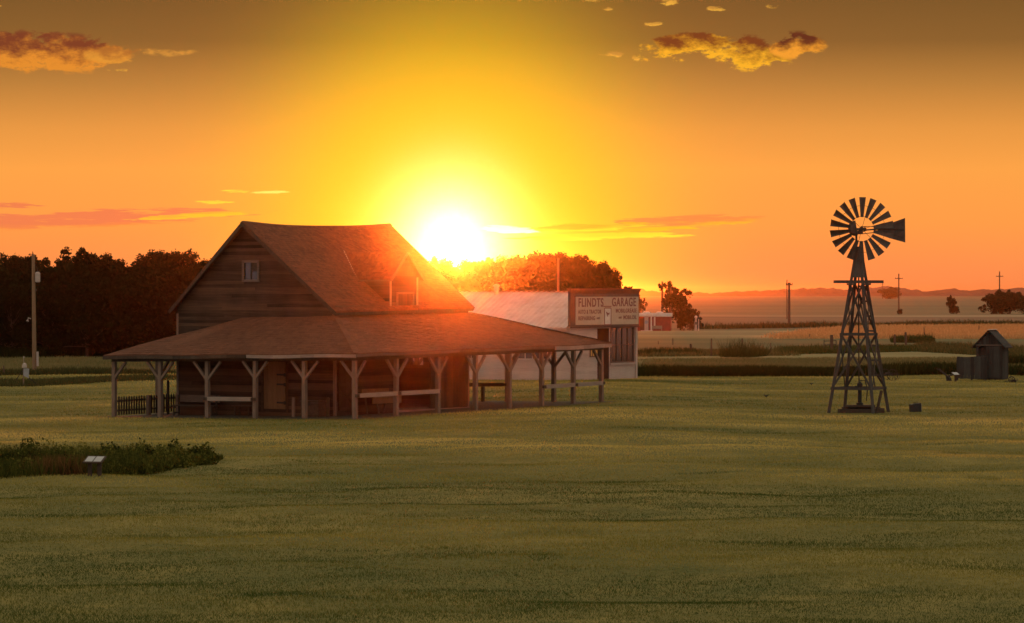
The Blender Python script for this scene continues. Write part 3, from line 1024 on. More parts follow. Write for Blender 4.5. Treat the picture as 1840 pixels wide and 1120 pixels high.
# hitching rails between the posts
def BP(v, u, z):
    X, Y = BW(v, u)
    return Vector((X, Y, z))
def rail_part(pts, h, label, mat, support=None):
    """a rail nailed to the posts at (v,u): part of the barn"""
    mr, mk = MB(), MB()
    for p, q in zip(pts[:-1], pts[1:]):
        d = Vector((q[0] - p[0], q[1] - p[1], 0)); d.normalize()
        off = Vector((-0.13, 0, 0)) if abs(d.y) > 0.5 else Vector((0, -0.13, 0))
        a = Vector((p[0], p[1], bz(*p) + h)) + d * 0.12 + off
        b = Vector((q[0], q[1], bz(*q) + h)) - d * 0.12 + off
        mr.beam(a, b, 0.11, 0.17)
        mk.beam(a - d * 0.2, a + d * 0.09, 0.075, 0.12); mk.beam(b - d * 0.09, b + d * 0.2, 0.075, 0.12)
        if support:
            c = (a + b) / 2
            mk.beam((c.x, c.y, bz(c.x, c.y) - 0.05), (c.x, c.y, c.z - 0.09), 0.13, 0.13, up=(0, 1, 0))
    o = mr.build('hitching_rail', mat, barn)
    mk.build_each('bracket', M['darkwood'], o)
    if label: o['label'] = label
    return o
rail_part([(0, 7.5), (0, 5.0)], 0.78, None, M['rail'])
rail_part([(0, 0), (2.836, 0), (5.765, 0)], 0.92, None, M['rail'])
rail_part([(13.49, 0), (16.0, 0), (18.25, 0)], 0.84, None, M['rail'])
rail_part([(18.25, 7.5), (18.25, 5.0)], 0.78, 'dark hitching rail on a middle support', M['darkwood'], True)

# benches, stub posts, chest and table under the porch
def bench(v, u, L, rz, label, back=True, hgt=0.45, matl='darkwood'):
    t = empty('bench', BP(v, u, bz(v, u)), R(90) - AL + rz, label, 'bench')
    mb = MB(); mb.box(-L / 2, L / 2, -0.2, 0.2, hgt - 0.045, hgt); mb.build('seat', M[matl], t)
    if back:
        mb = MB(); mb.box(-L / 2, L / 2, 0.2, 0.235, hgt + 0.12, hgt + 0.42); mb.build('backrest', M['fascia'], t)
    for x in (-L / 2 + 0.12, L / 2 - 0.16):
        mb = MB()
        mb.box(x, x + 0.05, -0.19, -0.13, 0, hgt - 0.045); mb.box(x, x + 0.05, 0.14, 0.20, 0, hgt + (0.42 if back else -0.045))
        mb.box(x + 0.005, x + 0.045, -0.13, 0.14, 0.1, 0.16)
        mb.build('leg', M['darkwood'], t)
    return t
bench(V0 - 0.45, 9.35, 2.3, R(-90), 'dark wooden bench with a plank back by the left corner of the barn wall')
bench(V0 - 0.45, 6.75, 1.0, R(-90), 'small dark bench beside the tan door of the barn', back=False)
tb = empty('plank_table', BP(4.2, 1.75, bz(4.2, 1.75)), R(90) - AL, 'brown plank table with splayed legs behind the hitching rail', 'table')
mb = MB(); mb.box(-1.0, 1.0, -0.32, 0.32, 0.70, 0.76); mb.build('tabletop', M['tan_door'], tb)
mb = MB(); mb.box(-1.0, 1.0, -0.31, -0.27, 0.46, 0.69); mb.build('apron', M['tan_door'], tb)
mb = MB(); mb.box(-0.95, 0.95, 0.30, 0.34, 0.76, 1.05); mb.build('backboard', M['tan_door'], tb)
for sx in (-1, 1):
    for sy in (-1, 1):
        mb = MB(); mb.beam((sx * 0.75, sy * 0.26, 0.70), (sx * 0.55, sy * 0.30, 0.0), 0.06, 0.06); mb.build('leg', M['fascia'], tb)
ch = empty('chest', BP(1.15, 2.9, bz(1.15, 2.9)), R(90) - AL, 'dark wooden chest against the barn wall near the corner', 'chest')
mb = MB(); mb.box(-0.3, 0.3, -0.45, 0.45, 0.04, 0.58); mb.build('body', M['darkwood'], ch)
mb = MB(); mb.box(-0.33, 0.33, -0.48, 0.48, 0.60, 0.68); mb.build('lid', M['darkwood'], ch)
mb = MB(); mb.box(-0.34, -0.305, -0.06, 0.06, 0.48, 0.62); mb.build('latch', M['black'], ch)
def stub(v, u, h, r, label, mat='post', cat='post', lean=0.0):
    mb = MB()
    mb.tube([(0, 0, -0.05), (lean * 0.5, 0, h * 0.5), (lean, 0, h * 0.97), (lean, 0, h)], [r, r * 0.97, r * 0.95, r * 0.75], 10)
    o = mb.build('stub_post', M[mat], None)
    o.location = BP(v, u, bz(v, u))
    return tag(o, label, cat)
stub(0.9, 3.75, 0.82, 0.075, 'short round grey post standing right of the tan barn door')
stub(1.1, 2.15, 0.80, 0.075, 'short dark post beside the wooden chest under the porch', 'darkwood')
stub(2.3, 11.9, 0.80, 0.13, 'stout round dark post at the end of the picket fence', 'fascia')
stub(2.9, 12.0, 1.45, 0.06, 'tall thin stake rising behind the picket fence', 'darkwood')

# picket fence closing the left end of the porch
pf = empty('picket_fence', BP(0.15, 12.45, bz(0.15, 12.45)), R(90) - AL, 'low dark picket fence closing the left end of the barn porch', 'fence')
z00 = bz(0.15, 12.45)
mb = MB()
LF = 3.9
n = 24
for i in range(n):
    x = 0.05 + i * LF / n
    zz = bz(0.15 + x, 12.45) - z00
    hh = 0.86 + random.uniform(-0.02, 0.02)
    mb.box(x, x + 0.085, -0.015, 0.015, zz + 0.08, zz + hh - 0.06)
    mb.add([(x, -0.015, zz + hh - 0.06), (x + 0.085, -0.015, zz + hh - 0.06), (x + 0.0425, -0.015, zz + hh), (x, 0.015, zz + hh - 0.06), (x + 0.085, 0.015, zz + hh - 0.06), (x + 0.0425, 0.015, zz + hh)],
           [(0, 1, 2), (5, 4, 3), (0, 2, 5, 3), (1, 4, 5, 2)])
mb.build('pickets', M['darkwood'], pf)
mb = MB()
for z in (0.26, 0.66):
    mb.beam((0, 0.04, z), (LF, 0.04, z + bz(0.15 + LF, 12.45) - z00), 0.04, 0.08)
mb.build('rail', M['darkwood'], pf)
for x in (1.9, 3.85):
    mb = MB(); zz = bz(0.15 + x, 12.45) - z00
    mb.beam((x, -0.09, zz - 0.05), (x, -0.09, zz + 0.86), 0.15, 0.15, up=(0, 1, 0)); mb.build('fence_post', M['post'], pf)

# ------------------------------------------------------------------ garage with its false front
GX, GY = 3.25, 195.0        # the near corner; local x runs along the front, local y along the side
g0 = H(GX, GY)
gar = empty('garage', (GX, GY, g0 + 0.06), R(90) - AL, 'pale garage with corrugated roof and tall lettered false front', 'garage')
GW, GL = 7.1, 13.0
GE = 2.95      # eaves
GR = 4.95      # ridge
FT = 5.08      # top of the false front
mb = MB()
wall_rows(mb, 'u', 0.0, -1, -0.15, GE, lambda z: (0, GL), [(1.5, 3.5, 1.12, 2.15), (6.4, 7.7, 1.12, 2.15)], 0.2)
side = mb.build('side_wall', M['garage_white'], gar)
# front wall runs along v at u = 0, facing -u; local x=v, y=u
mb = MB()
wall_rows(mb, 'v', 0.0, -1, -0.15, 3.0, lambda z: (0.0, GW), [(4.35, 6.75, 0.90, 2.88), (2.9, 4.15, -0.2, 2.9)], 0.2)
mb.build('front_wall', M['garage_white'], gar)
mb = MB()
wall_rows(mb, 'u', GW, 1, -0.15, GE, lambda z: (0, GL), (), 0.2)
mb.build('far_wall', M['garage_white'], gar)
mb = MB()
wall_rows(mb, 'v', GL, 1, -0.15, GR, lambda z: (0, GW) if z < GE else ((z - GE) / (GR - GE) * GW / 2, GW - (z - GE) / (GR - GE) * GW / 2), (), 0.2)
mb.build('back_wall', M['garage_white'], gar)
mb = MB()   # recessed entry
mb.box(2.9, 4.15, 0.85, 0.9, -0.1, 2.9)
mb.box(2.86, 2.9, 0.0, 0.9, -0.1, 2.9); mb.box(4.15, 4.19, 0.0, 0.9, -0.1, 2.9)
mb.build('entry_wall', M['garage_trim'], gar)
mb = MB(); mb.box(2.98, 4.08, 0.79, 0.845, 0.05, 2.25)
d = mb.build('door', M['garage_white'], gar)
mb = MB(); mb.box(3.12, 3.95, 0.775, 0.788, 1.15, 2.1); mb.build('pane', M['glass'], d)
mb = MB(); mb.box(3.0, 4.06, 0.8, 0.845, 2.35, 2.82); mb.build('transom', M['glass'], gar)
# false front
mb = MB()
mb.box(-0.12, GW + 0.1, -0.14, 0.02, 2.98, FT)
ff = mb.build('false_front', M['garage_trim'], gar)
mb = MB()
mb.box(-0.22, GW + 0.2, -0.24, 0.06, FT, FT + 0.05)
mb.hexa([(-0.12, -0.145, FT - 0.24), (GW + 0.1, -0.145, FT - 0.24), (GW + 0.1, -0.14, FT - 0.24), (-0.12, -0.14, FT - 0.24)],
        [(-0.2, -0.24, FT - 0.003), (GW + 0.18, -0.24, FT - 0.003), (GW + 0.18, -0.14, FT - 0.003), (-0.2, -0.14, FT - 0.003)])
mb.build('cornice', M['garage_trim'], ff)
mb = MB()
mb.box(0.38, GW - 0.02, -0.185, -0.143, 3.06, FT - 0.42)
sb = mb.build('sign_board', M['garage_panel'], ff)
mb = MB()
mb.box(-0.1, GW + 0.12, -0.22, -0.10, 2.90, 2.97)
mb.box(0.3, GW + 0.02, -0.2, -0.145, FT - 0.415, FT - 0.37)
mb.build('sign_frame', M['garage_trim'], ff)
def lettering(txt, x, z, h, wdt, mat, parent, name='lettering', y=-0.188, ext=0.006, rz=0):
    c = bpy.data.curves.new(name, 'FONT')
    c.body = txt
    c.extrude = ext
    c.offset = 0.024
    c.space_character = 1.14
    c.align_x = 'LEFT'
    o = bpy.data.objects.new(name, c)
    COL.objects.link(o)
    bpy.context.view_layer.update()
    d = o.dimensions.copy()
    dg = bpy.context.evaluated_depsgraph_get()
    me = bpy.data.meshes.new_from_object(o.evaluated_get(dg))
    bpy.data.objects.remove(o)
    o = bpy.data.objects.new(name, me)
    COL.objects.link(o)
    me.materials.clear()
    me.materials.append(mat)
    # cap height of the built-in font at size 1 is about 0.73
    o.scale = (wdt / max(d.x, 0.01), h / 0.73, 1)
    o.parent = parent
    o.location = (x, y, z)
    o.rotation_euler = (R(90), 0, rz)
    return o
ZT = FT - 0.98
lettering('FLINDTS', 0.62, ZT, 0.50, 2.62, M['letter'], sb)
lettering('GARAGE', 4.18, ZT + 0.02, 0.50, 2.60, M['letter'], sb)
mb = MB(); mb.box(3.27, 4.12, -0.195, -0.186, ZT - 0.02, ZT + 0.03); mb.build('underline', M['letter'], sb)
lettering('AUTO & TRACTOR', 0.62, ZT - 0.40, 0.23, 2.45, M['letter'], sb)
lettering('REPAIRING', 0.62, ZT - 0.77, 0.23, 1.75, M['letter'], sb)
lettering('AND', 2.55, ZT - 0.72, 0.12, 0.36, M['letter'], sb)
lettering('MOBILGREASE', 4.60, ZT - 0.36, 0.24, 2.25, M['letter'], sb)
lettering('AND', 4.90, ZT - 0.70, 0.12, 0.36, M['letter'], sb)
lettering('MOBILOIL', 5.42, ZT - 0.74, 0.23, 1.42, M['letter'], sb)
mb = MB(); mb.box(3.42, 4.03, -0.200, -0.187, ZT - 1.02, ZT - 0.12)
pn = mb.build('small_panel', M['white'], sb)
mb = MB()
for q in ((3.38, 3.42, ZT - 1.05, ZT - 0.08), (4.03, 4.10, ZT - 1.05, ZT - 0.08), (3.42, 4.03, ZT - 0.12, ZT - 0.06), (3.42, 4.03, ZT - 1.08, ZT - 1.02)):
    mb.box(q[0], q[1], -0.205, -0.187, q[2], q[3])
mb.build('panel_frame', M['letter'], pn)
mb = MB()   # a dark winged mark
mb.add([(3.50, -0.203, ZT - 0.28), (3.60, -0.203, ZT - 0.46), (3.68, -0.203, ZT - 0.62), (3.74, -0.203, ZT - 0.45), (3.86, -0.203, ZT - 0.50), (3.93, -0.203, ZT - 0.33), (3.80, -0.203, ZT - 0.38), (3.66, -0.203, ZT - 0.34)], [(0, 1, 2, 3, 4, 5, 6, 7)])
mb.build('mark', M['letter'], pn)
# front window
def framed(parent, name, along, fixed, a0, a1, z0, z1, nx, nz, matf, fw=0.07, fd=0.04, glass=True):
    """window in a wall; along 'v' (front, facing -u) or 'u' (side, facing -v)"""
    def bx(mb, a, b, c, d, f0, f1):
        if along == 'v': mb.box(a, b, fixed + f0, fixed + f1, c, d)
        else: mb.box(fixed + f0, fixed + f1, a, b, c, d)
    mb = MB()
    bx(mb, a0 - fw, a0, z0 - fw, z1 + fw, -0.05, 0.0); bx(mb, a1, a1 + fw, z0 - fw, z1 + fw, -0.05, 0.0)
    bx(mb, a0, a1, z1, z1 + fw, -0.05, 0.0); bx(mb, a0, a1, z0 - fw, z0, -0.08, 0.0)
    o = mb.build(name, matf, parent)
    mb = MB()
    for i in range(1, nx):
        x = a0 + (a1 - a0) * i / nx
        bx(mb, x - 0.02, x + 0.02, z0, z1, -0.03, 0.012)
    for j in range(1, nz):
        z = z0 + (z1 - z0) * j / nz
        bx(mb, a0, a1, z - 0.02, z + 0.02, -0.033, 0.010)
    mb.build('muntin', matf, o)
    if glass:
        mb = MB(); bx(mb, a0, a1, z0, z1, 0.014, 0.022); mb.build('pane', M['glass'], o)
    return o
framed(gar, 'front_window', 'v', -0.01, 4.35, 6.75, 0.92, 2.84, 4, 2, M['garage_trim'], 0.08)
mb = MB(); mb.box(4.2, 6.9, -0.11, -0.065, 0.74, 0.84); mb.build('window_sill', M['garage_white'], gar)
wa = framed(gar, 'side_window', 'u', -0.01, 1.5, 3.5, 1.14, 2.12, 4, 1, M['garage_white'], 0.10)
wb = framed(gar, 'side_window', 'u', -0.01, 6.4, 7.7, 1.14, 2.12, 4, 1, M['garage_white'], 0.10)
mb = MB(); mb.box(0.006, 0.011, 6.45, 7.10, 1.25, 2.05); mb.build('pale_lit_pane', M['paper'], wb)  # pale sheet for a lit pane: its lit look is put into the colour
mb = MB()
mb.box(-0.06, 0.0, -0.075, -0.035, -0.1, 2.9); mb.box(GW, GW + 0.05, -0.075, -0.035, -0.1, 2.9)
mb.box(GW - 0.14, GW, -0.075, -0.04, -0.1, 2.9)
mb.build('corner_board', M['garage_white'], gar)
# the yellow letters on the entry glass
mb = MB(); mb.box(2.05, 2.85, -0.06, -0.04, 1.22, 2.22)
sp_ = mb.build('entry_sign', M['garage_trim'], gar)
lettering('IN', 2.12, 1.3, 0.82, 0.66, M['yellow_letter'], sp_, y=-0.064)
# corrugated roof: real waves
def iron(e0, e1, r0, r1, n=150, amp=0.016):
    vs, fs = [], []
    for i in range(n + 1):
        s = i / n
        a, b = Vector(e0).lerp(Vector(e1), s), Vector(r0).lerp(Vector(r1), s)
        z = amp * math.cos(i * math.pi / 2)
        for k in range(5):
            p = a.lerp(b, k / 4)
            vs.append((p.x, p.y, p.z + z))
    for i in range(n):
        for k in range(4):
            fs.append((i * 5 + k, (i + 1) * 5 + k, (i + 1) * 5 + k + 1, i * 5 + k + 1))
    return vs, fs
mb = MB()
mb.add(*iron((-0.30, 0.03, GE - 0.03), (-0.30, GL + 0.2, GE - 0.03), (GW / 2, 0.03, GR), (GW / 2, GL + 0.2, GR)))
mb.add(*iron((GW + 0.30, 0.03, GE - 0.03), (GW + 0.30, GL + 0.2, GE - 0.03), (GW / 2, 0.03, GR), (GW / 2, GL + 0.2, GR)))
ir = mb.build('iron_roof', M['iron_roof'], gar)
mb = MB()
mb.beam((GW / 2, 0.03, GR + 0.03), (GW / 2, GL + 0.2, GR + 0.03), 0.28, 0.02)
mb.build('ridge_cap', M['iron_roof'], ir)
mb = MB()
mb.beam((-0.26, 0.03, GE - 0.10), (-0.26, GL + 0.15, GE - 0.10), 0.03, 0.12)
mb.build('eave_board', M['garage_white'], gar)
vy = 7.25
mb = MB()
mb.tube([(GW / 2 - 0.25, vy, GR - 0.25), (GW / 2 - 0.25, vy, GR + 0.30)], [0.145, 0.145], 14)
mb.tube([(GW / 2 - 0.25, vy, GR + 0.30), (GW / 2 - 0.25, vy, GR + 0.36), (GW / 2 - 0.25, vy, GR + 0.45)], [0.21, 0.21, 0.08], 14)
mb.build('vent_stack', M['garage_white'], ir)

# ------------------------------------------------------------------ windmill
WY = 144.6
WC = G(1543, WY)
wm = empty('windmill', WC, 0.0, 'old farm windmill on a braced timber tower with eighteen blades', 'windmill')
HUB = 7.68
feet = []
ang0 = math.radians(-70)
rad = 1.39
for k in range(4):
    a = ang0 + k * math.pi / 2
    feet.append(Vector((rad * math.cos(a), rad * math.sin(a), -0.05)))
TOPZ = 6.95
def leg_at(k, z, r_top=0.085):
    f = feet[k]
    s = (z - f.z) / (TOPZ - f.z)
    d = Vector((f.x, f.y, 0)).normalized()
    q = rad + (r_top - rad) * s
    # the tower draws in faster low down
    return Vector((d.x * q, d.y * q, z))
for k in range(4):
    mb = MB()
    mb.beam(leg_at(k, -0.05), leg_at(k, TOPZ), 0.128, 0.128, up=(0, 1, 0), taper=0.85)
    mb.build('leg', M['mill_wood'], wm)
zs = [1.02, 3.28, 5.5]
for z in zs[:2]:
    for k in range(4):
        mb = MB(); a, b = leg_at(k, z), leg_at((k + 1) % 4, z)
        d = (b - a).normalized() * 0.1
        mb.beam(a - d, b + d, 0.045, 0.11)
        mb.build('girt', M['mill_wood'], wm)
for k in range(4):
    k2 = (k + 1) % 4
    for (za, zb) in ((1.05, 3.25), (3.32, 5.35)):
        for (p, q) in ((k, k2), (k2, k)):
            mb = MB()
            o_ = Vector((feet[k].x + feet[k2].x, feet[k].y + feet[k2].y, 0)).normalized() * (0.07 if p == k else 0.03)
            mb.beam(leg_at(p, za) + o_, leg_at(q, zb) + o_, 0.035, 0.085)
            mb.build('brace', M['mill_wood'], wm)
mb = MB()
mb.box(-1.02, 1.0, -0.42, -0.18, 5.42, 5.54)
mb.box(-1.02, 1.0, 0.18, 0.42, 5.42, 5.54)
mb.box(-0.45, -0.2, -0.6, 0.6, 5.34, 5.415); mb.box(0.2, 0.45, -0.6, 0.6, 5.34, 5.415)
mb.build_each('platform', M['mill_wood'], wm)
mb = MB()   # boarded neck of the tower
for k in range(4):
    k2 = (k + 1) % 4
    a, b = leg_at(k, 5.66), leg_at(k2, 5.66)
    c_, d_ = leg_at(k2, 6.95), leg_at(k, 6.95)
    n_ = Vector((a.x + b.x, a.y + b.y, 0)).normalized() * 0.03
    mb.hexa([a, b, b + n_, a + n_], [d_, c_, c_ + n_, d_ + n_])
mb.build('tower_neck', M['mill_wood'], wm)
mb = MB()
mb.tube([(-0.1, 0, 6.5), (-0.1, 0, 7.62)], [0.05, 0.045], 10)
mb.tube([(0.0, 0, 3.0), (0.0, 0, 6.6)], [0.03, 0.03], 8)
mb.build('mast_pipe', M['black'], wm)
mb = MB(); mb.tube([(0.02, 0, 0.9), (0.0, 0, 3.2), (0.0, 0, 5.5)], [0.028, 0.028, 0.028], 8)
mb.build('pump_rod', M['darkwood'], wm)
# ladder up the right leg
mb = MB()
ra = [leg_at(1, z) for z in np.arange(1.55, 5.3, 0.62)]
tdir = (feet[2] - feet[1]).normalized()
for p in ra:
    q = p + Vector((-0.42, -0.12, 0.02))
    mb.beam(p + Vector((0.05, -0.09, 0)), q + Vector((0, -0.05, 0)), 0.05, 0.075)
mb.build_each('ladder_rung', M['mill_wood'], wm)
mb = MB()
p, q = leg_at(1, 1.0), leg_at(1, 5.3)
mb.beam(p + Vector((-0.40, -0.18, 0)), q + Vector((-0.40, -0.18, 0)), 0.05, 0.05)
mb.build('ladder_rail', M['mill_wood'], wm)
# wheel
WH = Vector((0.08, -0.42, HUB))
yaw = R(-14)
whl = MB()
ri, rm, rout = 0.52, 0.80, 1.335
def wpt(r, a, y=0.0):
    x = r * math.cos(a); z = r * math.sin(a)
    return Vector((x * math.cos(yaw) - y * math.sin(yaw), x * math.sin(yaw) + y * math.cos(yaw), z)) + WH
for rr in (0.535, 0.98):
    whl.tube([wpt(rr, 2 * math.pi * i / 54, 0.03) for i in range(55)], [0.008] * 55, 5, False)
for i in range(6):
    a = 2 * math.pi * (i + 0.25) / 6
    whl.tube([wpt(0.05, a, 0.05), wpt(0.98, a, 0.03)], [0.008, 0.008], 5)
wheel = whl.build('wheel', M['black'], wm)
mb = MB(); mb.tube([wpt(0, 0, -0.08), wpt(0, 0, 0.34)], [0.055, 0.05], 12); mb.tube([wpt(0, 0, -0.08), wpt(0, 0, -0.02)], [0.10, 0.10], 12)
mb.build('hub', M['black'], wheel)
for i in range(18):
    a = 2 * math.pi * (i + 0.42) / 18
    mb = MB()
    vs = []
    nr, nc = 4, 4
    for r_ in range(nr + 1):
        rr = 0.50 + (rout - 0.50) * r_ / nr
        wdt = 0.135 + (0.315 - 0.135) * r_ / nr
        for c_ in range(nc + 1):
            s = (c_ / nc - 0.5)
            tw = 0.36
            cy = s * wdt
            bow = 0.16 * wdt * (0.25 - s * s) * 4
            off = cy * math.cos(tw)
            dep = cy * math.sin(tw) + bow
            aa = a
            x = rr * math.cos(aa) - off * math.sin(aa)
            z = rr * math.sin(aa) + off * math.cos(aa)
            p = Vector((x * math.cos(yaw) - dep * math.sin(yaw), x * math.sin(yaw) + dep * math.cos(yaw), z)) + WH
            vs.append(p)
    fs = []
    for r_ in range(nr):
        for c_ in range(nc):
            q = r_ * (nc + 1) + c_
            fs.append((q, q + 1, q + nc + 2, q + nc + 1))
    th = Vector((-math.sin(yaw), math.cos(yaw), 0)) * 0.006
    n0 = len(vs)
    vs2 = vs + [p + th for p in vs]
    fs2 = fs + [tuple(n0 + k for k in f[::-1]) for f in fs]
    mb.add(vs2, fs2)
    mb.build('blade', M['steel'], wheel)
# gear case with its rounded hood
mb = MB()
gc = Vector((-0.16, -0.08, HUB + 0.04))
ring = []
for i in range(15):
    a = math.radians(-100 - 160 * i / 14) if False else math.radians(90 + 200 * i / 14)
    ring.append((0.30 * math.cos(a), 0.32 * math.sin(a)))
n = len(ring)
vs = [gc + Vector((x, -0.13, z)) for x, z in ring] + [gc + Vector((x, 0.17, z)) for x, z in ring] + [gc + Vector((x * 0.72, -0.19, z * 0.72)) for x, z in ring] + [gc + Vector((x * 0.72, 0.23, z * 0.72)) for x, z in ring]
fs = [(i, i + 1, n + i + 1, n + i) for i in range(n - 1)] + [(2 * n + i, 2 * n + i + 1, i + 1, i) for i in range(n - 1)] + [(n + i, n + i + 1, 3 * n + i + 1, 3 * n + i) for i in range(n - 1)]
fs += [tuple(range(2 * n, 3 * n))[::-1], tuple(range(3 * n, 4 * n)), (0, n, 2 * n - 1, n - 1), (0, n - 1, 3 * n - 1, 2 * n)]
mb.add(vs, fs)
mb.box(-0.28, 0.16, -0.16, 0.14, HUB - 0.20, HUB - 0.06)
mb.tube([(-0.1, -0.15, HUB), (0.30, -0.15, HUB + 0.02)], [0.05, 0.04], 8)
mb.build('gear_case', M['steel'], wm)
mb = MB()
mb.tube([(-0.46, -0.1, HUB - 0.22), (0.2, -0.05, HUB - 0.19), (0.62, 0.0, HUB - 0.14)], [0.018] * 3, 6)
mb.tube([(0.1, -0.2, HUB), (0.26, -0.22, HUB + 0.1), (0.30, -0.2, HUB - 0.06), (0.16, -0.2, HUB - 0.1)], [0.02] * 4, 6)
mb.build('furl_lever', M['black'], wm)
# tail, folded beside the wheel
tail = MB()
tail.tube([(0.0, 0.1, HUB - 0.05), (1.0, 0.22, HUB + 0.02), (1.95, 0.34, HUB - 0.02)], [0.03, 0.03, 0.025], 8)
tail.tube([(0.1, 0.1, HUB + 0.12), (1.0, 0.22, HUB + 0.1)], [0.016, 0.016], 6)
tl = tail.build('tail', M['black'], wm)
mb = MB()
q = [(0.82, 0.20, HUB - 0.17), (0.80, 0.20, HUB + 0.10), (1.25, 0.255, HUB + 0.22), (1.98, 0.345, HUB + 0.48), (1.99, 0.345, HUB - 0.55), (1.28, 0.26, HUB - 0.36)]
mb.add(q + [(x, y + 0.012, z) for x, y, z in q], [(0, 1, 2, 3, 4, 5), (11, 10, 9, 8, 7, 6)] + [(i, (i + 1) % 6, 6 + (i + 1) % 6, 6 + i) for i in range(6)])
mb.build('vane', M['steel'], tl)
mb = MB()
for z0, z1 in ((HUB + 0.02, HUB + 0.33), (HUB - 0.1, HUB - 0.36)):
    mb.tube([(1.02, 0.215, z0), (1.93, 0.325, z1)], [0.012, 0.012], 5)
mb.build('vane_rib', M['black'], tl)

# under the tower
def local_thing(name, px, Y, rz, label, cat, group=None):
    return empty(name, G(px, Y), rz, label, cat, group)
pl = local_thing('timber_platform', 1545, 144.2, R(8), 'low dark timber platform on the grass under the windmill', 'platform')
for i, (a, b, w_) in enumerate(((-0.95, 0.42, 0.26), (-0.7, 0.9, 0.34))):
    mb = MB(); mb.box(a, b, -0.30 + i * 0.36, -0.02 + i * 0.36, 0.0, 0.17 if i == 0 else 0.24)
    mb.build_each('timber', M['darkwood'], pl)
mb = MB(); mb.box(-0.55, 0.6, -0.26, 0.3, 0.245, 0.33); mb.build('deck', M['darkwood'], pl)
mb = MB(); mb.box(0.55, 0.98, -0.32, 0.05, 0.0, 0.2); mb.build_each('timber', M['darkwood'], pl)
hp = local_thing('hand_pump', 1545, 144.2, R(10), 'old iron hand pump standing on the timber platform under the windmill', 'pump')
mb = MB(); mb.tube([(0, 0, 0.33), (0, 0, 0.42), (0, 0, 0.43), (0, 0, 1.0), (0, 0, 1.05), (0, 0, 1.22), (0, 0, 1.3)], [0.15, 0.15, 0.085, 0.085, 0.12, 0.12, 0.05], 12); mb.build('pump_body', M['black'], hp)
mb = MB(); mb.tube([(0, 0, 1.08), (-0.2, 0, 1.09), (-0.27, 0, 1.02)], [0.05, 0.045, 0.045], 8); mb.build('spout', M['black'], hp)
mb = MB(); mb.tube([(0, 0, 1.34), (0.22, 0, 1.36), (0.33, 0, 1.0), (0.29, 0, 0.5)], [0.025, 0.025, 0.025, 0.022], 6); mb.build('pump_handle', M['black'], hp)
mb = MB(); mb.beam((0, 0, 0), (0.22, 0.1, 0.95), 0.09, 0.09)
o = mb.build('loose_post', M['darkwood'], None); o.location = G(1575, 143.4); tag(o, 'dark leaning post beside the right leg of the windmill', 'post')
bx = local_thing('equipment_box', 1646, 145.3, R(14), 'small black box with a pale side on the grass right of the windmill', 'box')
mb = MB(); mb.hexa([(-0.24, -0.14, 0.0), (0.2, -0.14, 0.0), (0.2, 0.16, 0.0), (-0.24, 0.16, 0.0)], [(-0.25, -0.12, 0.32), (0.18, -0.14, 0.38), (0.18, 0.16, 0.38), (-0.25, 0.16, 0.32)]); mb.build('body', M['black'], bx)
mb = MB(); mb.hexa([(0.202, -0.12, 0.05), (0.214, -0.12, 0.05), (0.214, 0.14, 0.05), (0.202, 0.14, 0.05)], [(0.184, -0.12, 0.34), (0.2, -0.12, 0.34), (0.2, 0.14, 0.34), (0.184, 0.14, 0.34)]); mb.build('lens', M['paper'], bx)
mb = MB(); mb.box(-0.1, 0.06, -0.02, 0.02, 0.35, 0.37); mb.tube([(-0.12, 0, 0.33), (-0.1, 0, 0.40), (0.06, 0, 0.42), (0.08, 0, 0.36)], [0.012] * 4, 6); mb.build('handle', M['black'], bx)

# ------------------------------------------------------------------ outhouse with its board screen
OY = 198.5
oh = local_thing('outhouse', 1783, OY, R(-22), 'dark weathered outhouse with a steep shingled roof', 'outhouse')
hw, hd = 0.76, 0.74
def vboards(mb, a, b, z0, z1f, fixed, along, out, w_=0.15, skip=None):
    x = a
    while x < b - 0.02:
        e = min(b, x + w_ * random.uniform(0.85, 1.15))
        for (p, q) in ([(z0 + random.uniform(-0.02, 0.03), z1f((x + e) / 2))] if not (skip and skip[0] < (x + e) / 2 < skip[1]) else [(z0, skip[2]), (skip[3], z1f((x + e) / 2))]):
            t0 = fixed + out * random.uniform(0.0, 0.012)
            if along == 'x': mb.box(x, e - 0.006, min(t0, t0 - out * 0.025), max(t0, t0 - out * 0.025), p, q)
            else: mb.box(min(t0, t0 - out * 0.025), max(t0, t0 - out * 0.025), x, e - 0.006, p, q)
        x = e
gz_ = lambda x: 1.98 + (0.82 - abs(x)) * 1.0 * 0.95
mb = MB()
vboards(mb, -hw, hw, 0.05, gz_, -hd, 'x', -1, skip=(-0.58, -0.18, 1.42, 1.92))
vboards(mb, -hw, hw, 0.05, gz_, hd, 'x', 1)
vboards(mb, -hd, hd, 0.05, lambda x: 2.0, -hw, 'y', -1)
vboards(mb, -hd, hd, 0.05, lambda x: 2.0, hw, 'y', 1)
mb.build('wall', M['grey_boards'], oh)
mb = MB(); mb.box(-hw + 0.03, hw - 0.03, -hd + 0.2, hd - 0.03, 0.0, 1.9); mb.build('interior', M['interior'], oh)
mb = MB(); vboards(mb, 0.0, 0.66, 0.12, lambda x: 1.9, -hd - 0.03, 'x', -1)
d = mb.build('door', M['grey_boards'], oh)
mb = MB(); mb.box(0.05, 0.14, -hd - 0.09, -hd - 0.05, 0.95, 1.05); mb.build('handle', M['black'], d)
mb = MB(); mb.box(-hw - 0.02, hw + 0.02, -hd - 0.05, -hd - 0.015, 1.96, 2.03); mb.build('header_board', M['fascia'], oh)
mb = MB()
rt = 2.86
